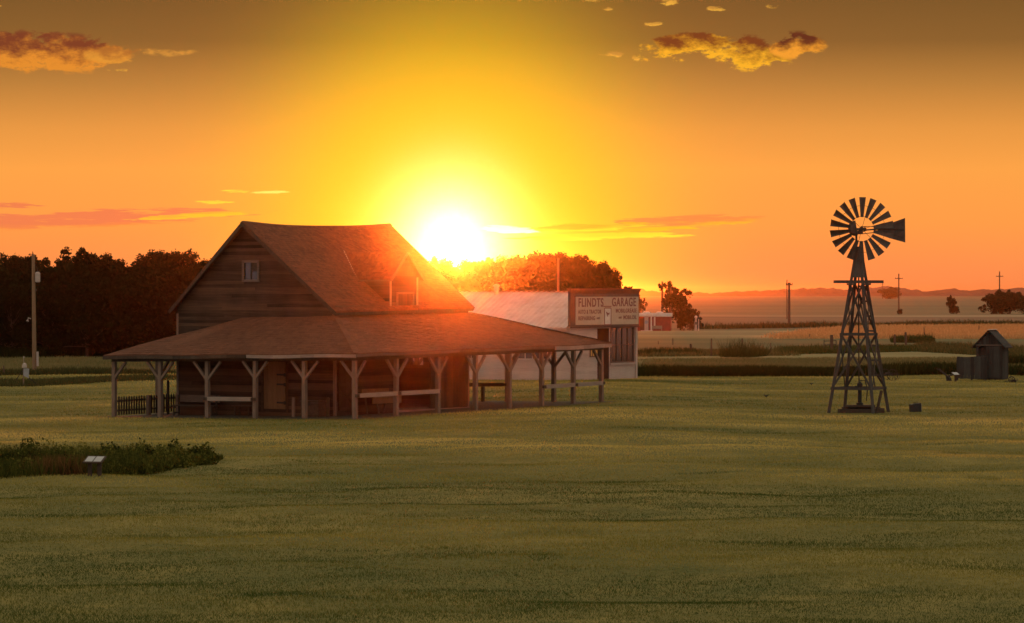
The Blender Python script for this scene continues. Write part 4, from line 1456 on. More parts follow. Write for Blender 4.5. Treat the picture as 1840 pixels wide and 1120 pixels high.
for s in (-1, 1):
    e0, e1 = (s * 0.98, -hd - 0.16, 1.86), (s * 0.98, hd + 0.14, 1.86)
    r0, r1 = (0, -hd - 0.16, rt), (0, hd + 0.14, rt)
    if s < 0: e0, e1, r0, r1 = e1, e0, r1, r0
    shingles(mb, e0, e1, r0, r1, 0.13, 0.16)
    slab(mb, e0, e1, r0, r1, 0.04, n=2)
rf = mb.build('roof', M['dark_shingle'], oh)
mb = MB(); mb.beam((0, -hd + 0.05, rt + 0.03), (0, hd + 0.1, rt + 0.03), 0.22, 0.02); mb.build('ridge_cap', M['white'], rf)
mb = MB()
mb.tube([(0.55, hd + 0.05, 1.2), (0.55, hd + 0.05, 3.05)], [0.04, 0.04], 8)
sc = local_thing('board_screen', 1746, 196.6, R(-8), 'grey board privacy screen standing in front of the outhouse', 'screen')
mb = MB(); vboards(mb, -0.83, 0.83, 0.1, lambda x: 1.36 + 0.02 * math.sin(x * 5), 0.0, 'x', -1, 0.19); mb.build('boards', M['grey_boards'], sc)
for x in (-0.8, 0.0, 0.79):
    mb = MB(); mb.box(x - 0.05, x + 0.05, 0.02, 0.11, -0.05, 1.3); mb.build('post', M['grey_boards'], sc)
mb = MB()
for z in (0.4, 1.1): mb.box(-0.74, 0.73, 0.025, 0.065, z, z + 0.09)
mb.build('rail', M['grey_boards'], sc)

# plough, info panels, scrap
def info_panel(px, Y, rz, hgt, label, w_=0.5, two=True, tilt=24):
    t = local_thing('info_panel', px, Y, rz, label, 'sign', None)
    for x in ((-w_ * 0.25, w_ * 0.25) if two else (0.0,)):
        mb = MB(); mb.box(x - 0.05, x + 0.05, -0.04, 0.04, -0.05, hgt); mb.build('leg', M['darkwood'], t)
    c, s_ = math.cos(R(tilt)), math.sin(R(tilt))
    def tp(x, y, z): return (x, y * c - z * s_, hgt + y * s_ + z * c + 0.06)
    def tbox(mb, x0, x1, y0, y1, z0, z1):
        mb.hexa([tp(x0, y0, z0), tp(x1, y0, z0), tp(x1, y1, z0), tp(x0, y1, z0)], [tp(x0, y0, z1), tp(x1, y0, z1), tp(x1, y1, z1), tp(x0, y1, z1)])
    mb = MB(); tbox(mb, -w_ / 2, w_ / 2, -0.2, 0.2, 0, 0.035); fr = mb.build('board', M['darkwood'], t)
    for (a, b) in (((-0.42, -0.03), (0.03, 0.42)) if two else ((-0.4, 0.4),)):
        mb = MB(); tbox(mb, a * w_, b * w_, -0.15, 0.15, 0.036, 0.042); mb.build('sheet', M['paper'], fr)
    return t
info_panel(170, 94.0, R(-16), 0.36, 'slanted info panel with two pale sheets in front of the plant bed', 0.56)
info_panel(1717, 193.5, R(25), 0.38, 'slanted info panel with one pale sheet between the plough and the board screen', 0.42, False)
pg = local_thing('plough', 1704, 195.0, R(10), 'old walking plough with long handles beside the board screen', 'plough')
for y in (-0.14, 0.14):
    mb = MB(); mb.tube([(0.1, y * 0.4, 0.12), (-0.25, y, 0.45), (-0.62, y * 1.6, 0.72)], [0.035, 0.03, 0.025], 6); mb.build('handle', M['mill_wood'], pg)
mb = MB(); mb.tube([(-0.1, 0, 0.28), (0.3, 0, 0.38), (0.75, 0, 0.30)], [0.04, 0.045, 0.04], 8); mb.build('beam', M['black'], pg)
mb = MB(); mb.add([(-0.12, -0.06, 0.02), (0.22, -0.02, 0.0), (0.18, 0.14, 0.06), (-0.1, 0.2, 0.32), (-0.16, 0.02, 0.34), (0.1, -0.02, 0.3)], [(0, 1, 5, 4), (1, 2, 3, 5), (5, 3, 4), (0, 4, 3, 2, 1)]); mb.build('mouldboard', M['black'], pg)
def wheel_ring(mb, c, r, axis='y', th=0.02, spokes=8):
    c = Vector(c)
    def pt(a, rr): return c + (Vector((rr * math.cos(a), 0, rr * math.sin(a))) if axis == 'y' else Vector((0, rr * math.cos(a), rr * math.sin(a))))
    mb.tube([pt(2 * math.pi * i / 20, r) for i in range(21)], [th] * 21, 6, False)
    for i in range(spokes):
        a = 2 * math.pi * i / spokes
        mb.tube([pt(a, 0.02), pt(a, r)], [th * 0.5] * 2, 5)
im = local_thing('seeder', 1597, 197.0, R(20), 'old iron farm implement with spoked wheels behind the windmill', 'implement')
for y in (-0.5, 0.5):
    mb = MB(); wheel_ring(mb, (0, y, 0.32), 0.32, 'y', 0.022); mb.build('wheel', M['black'], im)
mb = MB(); mb.tube([(0, -0.5, 0.32), (0, 0.5, 0.32)], [0.03] * 2, 8); mb.beam((0, -0.4, 0.4), (0, 0.4, 0.4), 0.1, 0.1); mb.beam((0, 0, 0.38), (-0.75, 0, 0.2), 0.06, 0.06); mb.build('frame', M['black'], im)
mb = MB()
for y in (-0.35, -0.1, 0.15, 0.4): mb.tube([(0.05, y, 0.42), (0.4, y, 0.4), (0.55, y, 0.22), (0.42, y, 0.05)], [0.018] * 4, 5)
mb.build('tine', M['black'], im)
sp2 = local_thing('scrap_wheel', 1818, 193.0, R(-20), 'dark iron wheel on a short axle lying in the grass right of the outhouse', 'wheel')
mb = MB(); wheel_ring(mb, (0, 0, 0.16), 0.17, 'y', 0.03, 6); mb.build('wheel', M['black'], sp2)
mb = MB(); mb.tube([(-0.45, 0.1, 0.05), (0, 0, 0.12), (0.3, 0.3, 0.14)], [0.025] * 3, 6); mb.box(-0.05, 0.22, 0.1, 0.3, 0.0, 0.14); mb.build('axle', M['black'], sp2)

# ------------------------------------------------------------------ poles
def cyl_pole(name, px, Y, top_y, r, mat, label, cat='utility pole', base=None, group=None, r_top=None):
    b = G(px, Y) if base is None else base
    h = ZC + (525 - top_y) / F * Y - b.z
    t = empty(name, b, 0, label, cat, group)
    mb = MB(); mb.tube([(0, 0, -0.1), (0, 0, h * 0.5), (0, 0, h)], [r, r * 0.9, r_top or r * 0.75], 12); mb.build('shaft', M[mat], t)
    return t, h
# the near pole
t, h = cyl_pole('utility_pole', 62, 214.0, 457, 0.135, 'pole_wood', 'tall wooden utility pole with a grey transformer at the left edge')
t.rotation_euler = (0, R(-0.6), 0)
mb = MB(); mb.tube([(0.27, -0.08, h - 1.75), (0.27, -0.08, h - 1.7), (0.27, -0.08, h - 1.18), (0.27, -0.08, h - 1.1)], [0.10, 0.16, 0.16, 0.09], 14); tf = mb.build('transformer', M['steel_pale'] if 'steel_pale' in M else M['garage_white'], t)
mb = MB(); mb.tube([(0.27, -0.08, h - 1.1), (0.27, -0.08, h - 0.9)], [0.03, 0.03], 8); mb.tube([(0.27, -0.08, h - 0.9), (0.1, -0.05, h - 0.6), (0.02, 0, h - 0.1)], [0.012] * 3, 5); mb.build('bushing', M['black'], tf)
mb = MB(); mb.box(0.1, 0.2, -0.1, 0.02, h - 1.6, h - 1.5); mb.box(0.12, 0.2, -0.08, 0.0, h - 2.3, h - 2.15); mb.build('mounting_bracket', M['steel'], t)
mb = MB(); mb.tube([(-0.03, 0, h), (-0.03, 0, h + 0.16)], [0.02, 0.03], 6); mb.build('insulator', M['black'], t)
mb = MB(); mb.box(0.14, 0.26, -0.12, 0.05, 0.45, 1.35); mb.build('meter_box', M['garage_white'], t)
mb = MB(); mb.tube([(-0.17, -0.05, h - 4.0), (-0.34, -0.06, h - 3.95), (-0.40, -0.06, h - 4.15)], [0.03, 0.05, 0.09], 8); mb.build('yard_lamp', M['garage_white'], t)
def line_pole(px, Y, top_y, r, label, arm=0.0, arm_y=None, mat='dark_pole'):
    t, h = cyl_pole('utility_pole', px, Y, top_y, r, mat, label)
    if arm:
        za = ZC + (525 - arm_y) / F * Y - t.location.z
        mb = MB(); mb.beam((-arm, -0.15, za), (arm, -0.15, za), 0.14, 0.16); ca = mb.build('crossarm', M[mat], t)
        mb = MB()
        for x in (-arm * 0.9, -arm * 0.35, arm * 0.35, arm * 0.9): mb.tube([(x, -0.15, za + 0.08), (x, -0.15, za + 0.3)], [0.06, 0.05], 6)
        mb.build('insulator', M['black'], ca)
    return t
line_pole(1003, 240.0, 464, 0.10, 'slim pole rising behind the garage roof, against the trees', mat='post')
line_pole(1418, 530.0, 508, 0.20, 'dark wooden pole with a short crossarm in the brown field', 0.5, 512)
line_pole(1414, 640.0, 503, 0.10, 'thin mast just left of the short-armed pole in the brown field')
line_pole(1190, 505.0, 506, 0.17, 'left of two poles beside the tree by the red building', 0.6, 515)
line_pole(1205, 460.0, 517, 0.13, 'right of two poles beside the tree by the red building')
line_pole(1615, 900.0, 492, 0.20, 'distant pole with a crossarm just right of the windmill', 1.0, 501)
line_pole(1796, 950.0, 488, 0.20, 'distant pole with a crossarm above the round bushes at the right', 0.95, 497)
line_pole(1586, 2600.0, 508, 0.3, 'faint pole far away behind the windmill platform', 1.2, 511)

# marker post by the near pole
mk = local_thing('marker_post', 42, 190.5, 0, 'thin braced post with a pale panel in front of the utility pole', 'sign post')
mb = MB(); mb.box(-0.03, 0.03, -0.03, 0.03, -0.05, 1.15); mb.build('post', M['post'], mk)
mb = MB(); mb.tube([(0.06, 0, 1.02), (0.06, 0, 1.1), (0.06, 0, 1.25), (0.06, 0, 1.3)], [0.13, 0.14, 0.1, 0.03], 10); mb.build('cap', M['garage_white'], mk)
mb = MB(); mb.tube([(0.02, 0, 1.3), (0.02, 0, 1.62)], [0.015, 0.015], 6); mb.tube([(0.02, 0, 1.56), (0.02, 0, 1.66)], [0.045, 0.045], 8); mb.build('antenna', M['garage_white'], mk)
mb = MB(); mb.hexa([(0.0, -0.05, 0.60), (0.30, -0.05, 0.44), (0.30, -0.035, 0.44), (0.0, -0.035, 0.60)], [(0.02, -0.05, 1.0), (0.32, -0.05, 0.98), (0.32, -0.035, 0.98), (0.02, -0.035, 1.0)]); mb.build('panel', M['paper'], mk)
mb = MB(); mb.beam((0.0, 0.02, 0.68), (0.95, 0.25, -0.06), 0.05, 0.05); mb.beam((0.0, 0.02, 0.95), (-0.42, 0.1, 0.35), 0.04, 0.04); mb.build('strut', M['black'], mk)

# ------------------------------------------------------------------ fuel station, far right of the garage
FY = 448.0
fs = local_thing('fuel_station', 1168, FY, R(-4), 'small red-walled filling station with a white canopy beyond the garage', 'building')
sx = F / FY
def fx(px): return (px - 1168) / sx
def fz(py): return ZC - (py - 525) / sx
mb = MB(); mb.box(fx(1120), fx(1205), 0.6, 4.0, -0.1, fz(569.5)); mb.build('wall', M['red'], fs)
mb = MB(); mb.box(fx(1118), fx(1207), 0.3, 4.3, fz(569.2), fz(563)); mb.box(fx(1118), fx(1173), -1.4, 0.298, fz(568), fz(564.5)); mb.build_each('canopy', M['white'], fs)
for a, b in ((1169.5, 1172), (1141.5, 1144.5)):
    mb = MB(); mb.box(fx(a), fx(b), -1.35, -1.15, -0.05, fz(568.2)); mb.build('canopy_post', M['white'], fs)
mb = MB(); mb.box(fx(1174.5), fx(1177.5), 0.5, 0.59, 0.3, fz(570)); mb.build('pilaster', M['white'], fs)
mb = MB(); mb.box(fx(1150), fx(1166), 0.52, 0.59, 0.1, fz(572)); mb.build('doorway', M['darkwood'], fs)
mb = MB(); mb.box(fx(1158.5), fx(1165.5), -1.3, -0.9, -0.05, fz(567)); pi_ = mb.build('sign_pillar', M['garage_white'], fs)
mb = MB(); mb.tube([((fx(1162)), -1.34, fz(579)), (fx(1162), -1.301, fz(579))], [0.24, 0.24], 16); mb.build('round_sign', M['blue_grey'], pi_)
for px in (1161, 1185):
    mb = MB(); mb.tube([(fx(px), 1.2, fz(563)), (fx(px), 1.2, fz(561.5)), (fx(px), 1.2, fz(560.2))], [0.42, 0.46, 0.30], 14); mb.build('roof_vent', M['white'], fs)
mb = MB(); mb.box(fx(1152), fx(1173), -1.5, -0.6, -0.08, 0.06); mb.build('step', M['white'], fs)
mb = MB(); mb.box(fx(1172), fx(1190), -0.9, -0.4, 0.28, 0.36); mb.box(fx(1172.5), fx(1173.5), -0.9, -0.4, 0, 0.28); mb.box(fx(1188.5), fx(1189.5), -0.9, -0.4, 0, 0.28); mb.box(fx(1172), fx(1190), -0.45, -0.4, 0.36, 0.68)
bo = mb.build('bench', M['rail'], None); bo.parent = None; bo.location = G(1168, FY); bo.rotation_euler = (0, 0, R(-4)); tag(bo, 'pale bench in front of the red filling station wall', 'bench')
fp = local_thing('fuel_pump', 1250.5, 450, 0, 'pale old fuel pump standing right of the big tree', 'fuel pump')
mb = MB(); mb.box(-0.16, 0.16, -0.14, 0.14, 0, 1.25); mb.box(-0.13, 0.13, -0.12, 0.12, 1.25, 1.6); mb.build('cabinet', M['garage_white'], fp)
mb = MB(); mb.tube([(0, 0, 1.6), (0, 0, 1.68), (0, 0, 1.8), (0, 0, 1.92), (0, 0, 1.98)], [0.08, 0.16, 0.2, 0.16, 0.05], 12); mb.build('globe', M['white'], fp)
mb = MB(); mb.box(-0.10, 0.10, -0.155, -0.141, 0.8, 1.15); mb.build('dial', M['steel'], fp)
fl = local_thing('lamp_post', 1255.5, 450, 0, 'thin white lamp post with a dark head beside the fuel pump', 'lamp post')
mb = MB(); mb.tube([(0, 0, 0), (0, 0, 1.55)], [0.05, 0.045], 8); mb.build('shaft', M['white'], fl)
mb = MB(); mb.tube([(0, 0, 1.55), (-0.02, 0, 1.62), (-0.02, 0, 1.8)], [0.05, 0.16, 0.12], 8); mb.build('lamp_head', M['black'], fl)

# ------------------------------------------------------------------ fence posts and a small gate
def fpost(px, base_y, top_y, wpx, label, group='old fence posts along the field edge', mat='dark_pole'):
    Y = YG(base_y)
    b = G(px, Y)
    h = (base_y - top_y) / F * Y
    r = wpx / 2 / F * Y
    mb = MB()
    a = random.uniform(-0.04, 0.04)
    mb.tube([(0, 0, -0.1), (a * h * 0.5, 0, h * 0.5), (a * h, 0, h * 0.96), (a * h, 0, h)], [r, r * 0.95, r * 0.9, r * 0.6], 8)
    o = mb.build('fence_post', M[mat], None)
    o.location = b
    tag(o, label, 'fence post', group)
for px, by, ty, wd, lab in [
    (1278, 640, 608, 3.0, 'tall dark fence post left of the dark weed clump'), (1333, 636, 608, 3.0, 'tall dark fence post inside the dark weed clump'),
    (1242, 637, 618, 4.5, 'stout weathered fence post among weeds right of the garage'), (1385, 637, 616, 1.8, 'thin stake at the right end of the dark weed clump'),
    (1209, 620, 608, 2.0, 'thin fence post in the pale field nearest the red building'), (1183, 619, 613, 1.6, 'tiny stake in the pale field right of the garage'),
    (1455, 608, 600, 2.0, 'thin post at the left end of the orange field'), (1608, 622, 601, 4.0, 'left of two dark posts beyond the windmill ladder'),
    (1628, 620, 597, 4.5, 'right of two dark posts beyond the windmill ladder'), (1661, 606, 588, 1.8, 'thin leaning stake before the orange field'),
    (1759, 596, 585, 1.6, 'thin stake in the orange field above the outhouse'),
    (7, 675, 657, 3.0, 'short dark fence post at the left edge of the picture'), (140, 664, 655, 1.8, 'thin stake in the pale grass right of the utility pole'),
    (226, 668, 656, 1.8, 'thin stake in the pale grass seen below the porch roof')]:
    fpost(px, by, ty, wd, lab)
gt = local_thing('wire_gate', 1494, YG(633), R(5), 'small dark gate post with a wire panel left of the windmill', 'gate')
sg = F / YG(633)
mb = MB(); mb.beam((0, 0, -0.1), (0.03, 0, 31 / sg), 5 / sg, 5 / sg, up=(0, 1, 0)); mb.build('gate_post', M['dark_pole'], gt)
mb = MB()
for z in (6, 13, 20): mb.tube([(-13 / sg, 0.1, z / sg), (9 / sg, 0.1, (z + 1) / sg)], [0.03] * 2, 5)
for x in (-13, 9): mb.tube([(x / sg, 0.1, 0), (x / sg, 0.1, 22 / sg)], [0.035] * 2, 5)
mb.build('wire_panel', M['steel'], gt)

# two small birds on the lawn
for (px, py, s, rz, lab) in ((1377, 716, 1.0, 150, 'small dark bird with raised tail on the lawn left of the windmill'), (1458, 693, 0.8, 20, 'small dark bird far out on the lawn beside the windmill')):
    Y = YG(py)
    mb = MB()
    mb.tube([(-0.14, 0, 0.19), (-0.09, 0, 0.15), (-0.03, 0, 0.12), (0.04, 0, 0.115), (0.075, 0, 0.135), (0.10, 0, 0.155), (0.125, 0, 0.155), (0.16, 0, 0.145)], [0.012, 0.02, 0.045, 0.042, 0.026, 0.03, 0.018, 0.003], 10)
    mb.tube([(0, 0.015, 0.1), (0.01, 0.015, 0.0)], [0.008, 0.005], 5); mb.tube([(0, -0.015, 0.1), (0.01, -0.015, 0.0)], [0.008, 0.005], 5)
    o = mb.build('bird', M['black'], None, True)
    o.location = G(px, Y); o.rotation_euler = (0, 0, R(rz)); o.scale = (s, s, s)
    tag(o, lab, 'bird')

# ------------------------------------------------------------------ trees
def leaf_cloud(centers, radii, per, size, squash=0.9, outer=0.6):
    """diamond leaves clustered in blobs; returns verts, faces"""
    C, Rr = np.array(centers), np.array(radii)
    idx = np.repeat(np.arange(len(C)), per)
    n = len(idx)
    d = rng.normal(0, 1, (n, 3)); d /= np.linalg.norm(d, axis=1)[:, None]
    r = rng.random(n) ** outer
    p = C[idx] + d * ((0.25 + 0.75 * r + np.abs(rng.normal(0, 0.22, n))) * Rr[idx])[:, None] * np.array([1, 1, squash])
    a = rng.normal(0, 1, (n, 3)); a /= np.linalg.norm(a, axis=1)[:, None]
    b = np.cross(a, rng.normal(0, 1, (n, 3))); b /= np.linalg.norm(b, axis=1)[:, None]
    L = size * rng.uniform(0.6, 1.35, n)
    V = np.empty((n, 4, 3))
    V[:, 0] = p - a * L[:, None] * 0.5
    V[:, 1] = p + b * L[:, None] * 0.32
    V[:, 2] = p + a * L[:, None] * 0.5
    V[:, 3] = p - b * L[:, None] * 0.32
    return V.reshape(-1, 3), np.arange(n * 4).reshape(n, 4)

def make_tree_mesh(seed, h, wdt, kind, per=70, size=0.30):
    """meshes for a trunk with limbs and a crown; base at 0"""
    r = random.Random(seed)
    cs, rs, tips = [], [], []
    tr = MB()
    tr.tube([(0, 0, -0.1), (r.uniform(-0.1, 0.1), 0, h * 0.3), (r.uniform(-0.2, 0.2), r.uniform(-0.2, 0.2), h * 0.62), (r.uniform(-0.3, 0.3), r.uniform(-0.2, 0.2), h * 0.9)], [0.022 * h + 0.03, 0.017 * h + 0.02, 0.010 * h, 0.003 * h], 8)
    nlimb = {'round': 26, 'spire': 20, 'bush': 20, 'loose': 19}[kind]
    for i in range(nlimb):
        a = r.uniform(0, 2 * math.pi)
        if kind == 'bush':
            z = h * r.uniform(0.12, 0.88); rad_ = wdt * 0.5 * math.sqrt(max(0.05, 1 - (z / h) ** 2)) * r.uniform(0.25, 1.0)
            br = h * r.uniform(0.13, 0.22)
        elif kind == 'spire':
            z = h * r.uniform(0.25, 1.0); rad_ = wdt * 0.5 * (1.12 - z / h) ** 0.8 * r.uniform(0.1, 0.9)
            br = h * (0.13 - 0.07 * z / h) * r.uniform(0.8, 1.2)
        elif kind == 'loose':
            z = h * r.uniform(0.35, 1.0); rad_ = wdt * 0.5 * (1.15 - 0.5 * z / h) * r.uniform(0.2, 1.0)
            br = h * r.uniform(0.055, 0.11)
        else:
            z = h * r.uniform(0.28, 0.97); q = (z / h - 0.6) / 0.42
            rad_ = wdt * 0.5 * math.sqrt(max(0.06, 1 - q * q)) * r.uniform(0.2, 1.0)
            br = h * r.uniform(0.085, 0.14)
        c = Vector((rad_ * math.cos(a), rad_ * math.sin(a), z))
        cs.append(tuple(c)); rs.append(br)
        st = Vector((0, 0, max(0.15 * h, z - 0.3 * h - rad_ * 0.3)))
        tr.tube([st, st.lerp(c, 0.55) + Vector((0, 0, 0.02 * h)), c], [0.008 * h, 0.005 * h, 0.002 * h], 5, False)
        # small satellite clumps break the outline
        for _ in range(3):
            dd = Vector((r.gauss(0, 1), r.gauss(0, 1), abs(r.gauss(0.5, 0.9)))).normalized()
            cs.append(tuple(c + dd * br * r.uniform(0.85, 1.45))); rs.append(br * r.uniform(0.25, 0.6))
    V, Fc = leaf_cloud(cs, rs, per, size)
    return V, Fc, tr
TREES = {}
def tree_kind(key, seed, h, wdt, kind, per, size, mat='leaf'):
    V, Fc, tr = make_tree_mesh(seed, h, wdt, kind, per, size)
    root = bpy.data.objects.new('tree' if kind != 'bush' else 'bush', None)
    crown = big_mesh('crown', V, Fc, M[mat], parent=root)
    trunk = tr.build('trunk', M['bark'], root)
    COL.objects.link(root)
    TREES[key] = [root, h, False]
def put_tree(key, px, Y, top_y, label, group, wscale=1.0, cat='tree'):
    root, h, used = TREES[key]
    b = G(px, Y)
    ht = ZC + (525 - top_y) / F * Y - b.z
    s = ht / h
    if used:
        o = copy_tree(root)
    else:
        o = root
        TREES[key][2] = True
    o.location = b
    o.scale = (s * wscale, s * wscale, s)
    if key.startswith('fbush'):
        o.location.z -= 0.14 * ht
        s *= 1.14
        o.scale = (s * wscale, s * wscale, s)
    o.rotation_euler = (0, 0, random.uniform(0, 6.28))
    tag(o, label, cat, group)
    return o
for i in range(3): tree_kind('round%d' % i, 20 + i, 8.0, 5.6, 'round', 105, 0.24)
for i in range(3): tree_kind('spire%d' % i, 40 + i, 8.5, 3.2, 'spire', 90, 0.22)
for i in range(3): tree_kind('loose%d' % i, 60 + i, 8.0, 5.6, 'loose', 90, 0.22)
for i in range(3): tree_kind('bush%d' % i, 80 + i, 5.0, 7.0, 'bush', 130, 0.30)

LT, GLT = 'dark leafy tree standing in the dense tree belt left of the barn', 'trees in the tree belt left of the barn'
left = [(-45, 462), (-15, 468), (8, 470), (24, 463), (44, 464), (70, 486), (82, 474), (100, 463), (118, 459), (132, 455), (172, 452), (190, 468), (203, 470), (222, 464), (240, 468), (258, 462), (278, 458), (296, 453), (312, 456), (330, 458), (346, 466), (362, 470), (380, 466), (398, 470)]
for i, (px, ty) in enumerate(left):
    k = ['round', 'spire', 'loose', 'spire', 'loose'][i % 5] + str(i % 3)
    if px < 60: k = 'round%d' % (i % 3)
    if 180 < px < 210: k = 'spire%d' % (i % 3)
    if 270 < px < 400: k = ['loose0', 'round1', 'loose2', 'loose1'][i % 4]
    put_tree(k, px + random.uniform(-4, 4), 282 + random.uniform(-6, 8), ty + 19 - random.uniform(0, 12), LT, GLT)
for i in range(17):
    px = -50 + i * 27
    put_tree('round%d' % (i % 3), px, 292 + random.uniform(-3, 5), (494 if px < 235 else 506) + random.uniform(-9, 8), LT, GLT, 1.1)
put_tree('spire1', 155, 276, 452, 'tallest spiky tree of the tree belt left of the barn', None)
BT, GBT = 'broad dark bush along the foot of the tree belt left of the barn', 'bushes along the foot of the tree belt'
for i in range(13):
    px = -40 + i * 32 + random.uniform(-8, 8)
    put_tree('bush%d' % (i % 3), px, 268 + random.uniform(-4, 4), 522 + random.uniform(-14, 22) - (10 if 60 < px < 250 else 0), BT, GBT, 1.05, 'bush')
for i in range(13):
    px = -50 + i * 33 + random.uniform(-8, 8)
    put_tree('bush%d' % ((i + 1) % 3), px, 274 + random.uniform(-3, 3), 500 + random.uniform(-8, 8), BT, GBT, 1.0, 'bush')
RT, GRT = 'dark leafy tree in the grove behind the garage', 'trees in the grove behind the garage'
right = [(742, 478), (765, 470), (783, 466), (800, 484), (818, 488), (836, 478), (852, 472), (870, 468), (888, 467), (906, 466), (925, 463), (942, 466), (960, 462), (976, 458), (992, 456), (1008, 459), (1026, 462), (1044, 466), (1060, 470), (1074, 476), (1086, 488)]
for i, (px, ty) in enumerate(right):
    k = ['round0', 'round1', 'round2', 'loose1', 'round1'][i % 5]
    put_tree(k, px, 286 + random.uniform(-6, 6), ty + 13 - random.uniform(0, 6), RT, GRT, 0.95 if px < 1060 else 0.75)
for i in range(13):
    px = 765 + i * 26
    if px > 1075: continue
    put_tree('round%d' % (i % 3), px, 294 + random.uniform(-3, 3), 490 + random.uniform(-5, 5), RT, GRT, 1.0)
BR, GBR = 'dark bush filling the foot of the grove behind the garage', 'bushes in the grove behind the garage'
for i in range(11):
    put_tree('bush%d' % (i % 3), 850 + i * 22, 275 + random.uniform(-3, 3), 500 + random.uniform(-6, 8), BR, GBR, 0.9, 'bush')

# trees far out in the fields
for i in range(2): tree_kind('fround%d' % i, 120 + i, 6.0, 5.6, 'round', 48, 0.36, 'leaf_far')
tree_kind('floose', 130, 6.0, 4.6, 'loose', 40, 0.34, 'leaf_far')
for i in range(2): tree_kind('fbush%d' % i, 140 + i, 4.0, 5.2, 'bush', 70, 0.34, 'leaf_far')
put_tree('fround0', 1223, 455, 527, 'broad tree beside the red filling station', None, 1.05)
put_tree('floose', 1203, 462, 512, 'thin open-crowned tree left of the broad tree by the filling station', None, 0.8)
put_tree('fbush0', 1240, 452, 556, 'low bush at the right foot of the broad tree by the filling station', None, 0.8, 'bush')
put_tree('fround1', 1146, 470, 536, 'dark tree showing just behind the right edge of the garage', None, 0.5)
put_tree('fbush1', 1712, 800, 536, 'small rounded tree left of the two big bushes in the right field', None, 0.55)
put_tree('fbush0', 1718, 790, 550, 'low bush at the foot of the small rounded tree in the right field', None, 0.6, 'bush')
put_tree('fbush1', 1785, 790, 528, 'left big rounded bush in the field at the right edge', None, 1.15, 'bush')
put_tree('fbush0', 1815, 795, 526, 'middle big rounded bush in the field at the right edge', None, 1.1, 'bush')
put_tree('fbush1', 1850, 780, 535, 'bush cut off by the right edge of the picture', None, 1.1, 'bush')
put_tree('fbush0', 1617, 760, 556, 'small dark bush at the foot of the distant pole right of the windmill', None, 0.7, 'bush')
put_tree('fbush1', 1598, 2600, 519, 'hazy tree clump far beyond the windmill', None, 1.6)
put_tree('fbush0', 1256, 470, 585, 'low bush just right of the white lamp post', None, 0.9, 'bush')

# ------------------------------------------------------------------ rough vegetation
def band(name, pts, n, depth, h0, h1, mat, tone0=0.5, w0=0.05, lean=0.35, noise=0.35, zoff=0.0, kx=0.35):
    """blades along a line of (px, base_y) points, depth metres deep"""
    px = rng.uniform(pts[0][0], pts[-1][0], n)
    by = np.interp(px, [p[0] for p in pts], [p[1] for p in pts])
    e = np.minimum(px - pts[0][0], pts[-1][0] - px) / (0.16 * (pts[-1][0] - pts[0][0]))
    kp = rng.random(n) < e + 0.04
    px, by = px[kp], by[kp]
    n = len(px)
    Y = ZC * F / (by - HOR) + rng.random(n) * depth
    if name == 'stubble':
        kp = px > np.interp(Y, [390, 540], [1395, 1570]) + rng.normal(0, 14, n)
        px, Y = px[kp], Y[kp]
        n = len(px)
    X = (px - 920) / F * Y
    q = und(X * kx * 3 + 5, Y * kx * 3)
    hg = (h0 + (h1 - h0) * rng.random(n) ** 1.7) * (1 + noise * q).clip(0.15)
    tone = (tone0 + 0.22 * q + rng.normal(0, 0.16, n)).clip(0, 1)
    return blades(name, X, Y, hg, w0 * rng.uniform(0.6, 1.4, n), lean, tone, mat, zoff)
band('ditch_grass', [(1100, 677.5), (1300, 677), (1500, 677), (1690, 674), (1900, 676)], 45000, 9.0, 0.26, 0.62, M['bank_grass'], 0.32, 0.10, noise=0.75, kx=0.2)
band('ditch_grass', [(1780, 657), (1860, 656)], 3000, 5.0, 0.4, 0.7, M['bank_grass'], 0.4, 0.10)
band('belt_undergrowth', [(-60, 645), (420, 641)], 26000, 12.0, 0.5, 1.0, M['bank_grass'], 0.30, 0.12)
band('rough_grass', [(-60, 689), (60, 690), (200, 684), (330, 682)], 14000, 8.0, 0.06, 0.26, M['weed'], 0.22, 0.06, noise=1.1, kx=0.2)
band('rough_grass', [(-60, 676), (330, 672)], 12000, 6.0, 0.06, 0.42, M['weed'], 0.12, 0.07, noise=1.1, kx=0.2)
band('pale_grass', [(-80, 672), (430, 668)], 42000, 45.0, 0.12, 0.30, M['weed'], 0.85, 0.07)
band('field_weeds', [(1140, 642), (1270, 640), (1440, 640)], 16000, 26.0, 0.10, 0.34, M['weed'], 0.55, 0.08, noise=0.8)
band('weed_clump', [(1292, 642), (1345, 643), (1382, 640)], 2000, 6.0, 0.15, 1.15, M['bank_grass'], 0.62, 0.05, noise=0.8)
band('weed_clump', [(1145, 639), (1218, 638), (1262, 638)], 2600, 6.0, 0.25, 0.7, M['bank_grass'], 0.75, 0.09, noise=0.7)
band('green_bank', [(1390, 636), (1430, 637), (1500, 636), (1560, 634), (1660, 632)], 15000, 26.0, 0.12, 0.45, M['bank_grass'], 0.85, 0.10, noise=0.8)
band('green_bank', [(1600, 616), (1680, 617)], 3500, 16.0, 0.3, 0.8, M['bank_grass'], 0.7, 0.12, noise=0.8)
band('right_weeds', [(1640, 632), (1860, 645)], 14000, 38.0, 0.2, 0.6, M['weed'], 0.35, 0.09, noise=0.8)
band('mid_grass', [(1140, 662), (1860, 660)], 46000, 30.0, 0.10, 0.24, M['weed'], 0.80, 0.07)
band('stubble', [(1285, 606), (1400, 609), (2000, 610)], 60000, 150.0, 0.20, 0.5, M['straw'], 0.5, 0.16)
band('far_field_edge', [(1240, 592), (1900, 583)], 12000, 14.0, 0.3, 0.8, M['weed'], 0.15, 0.2, noise=0.8)

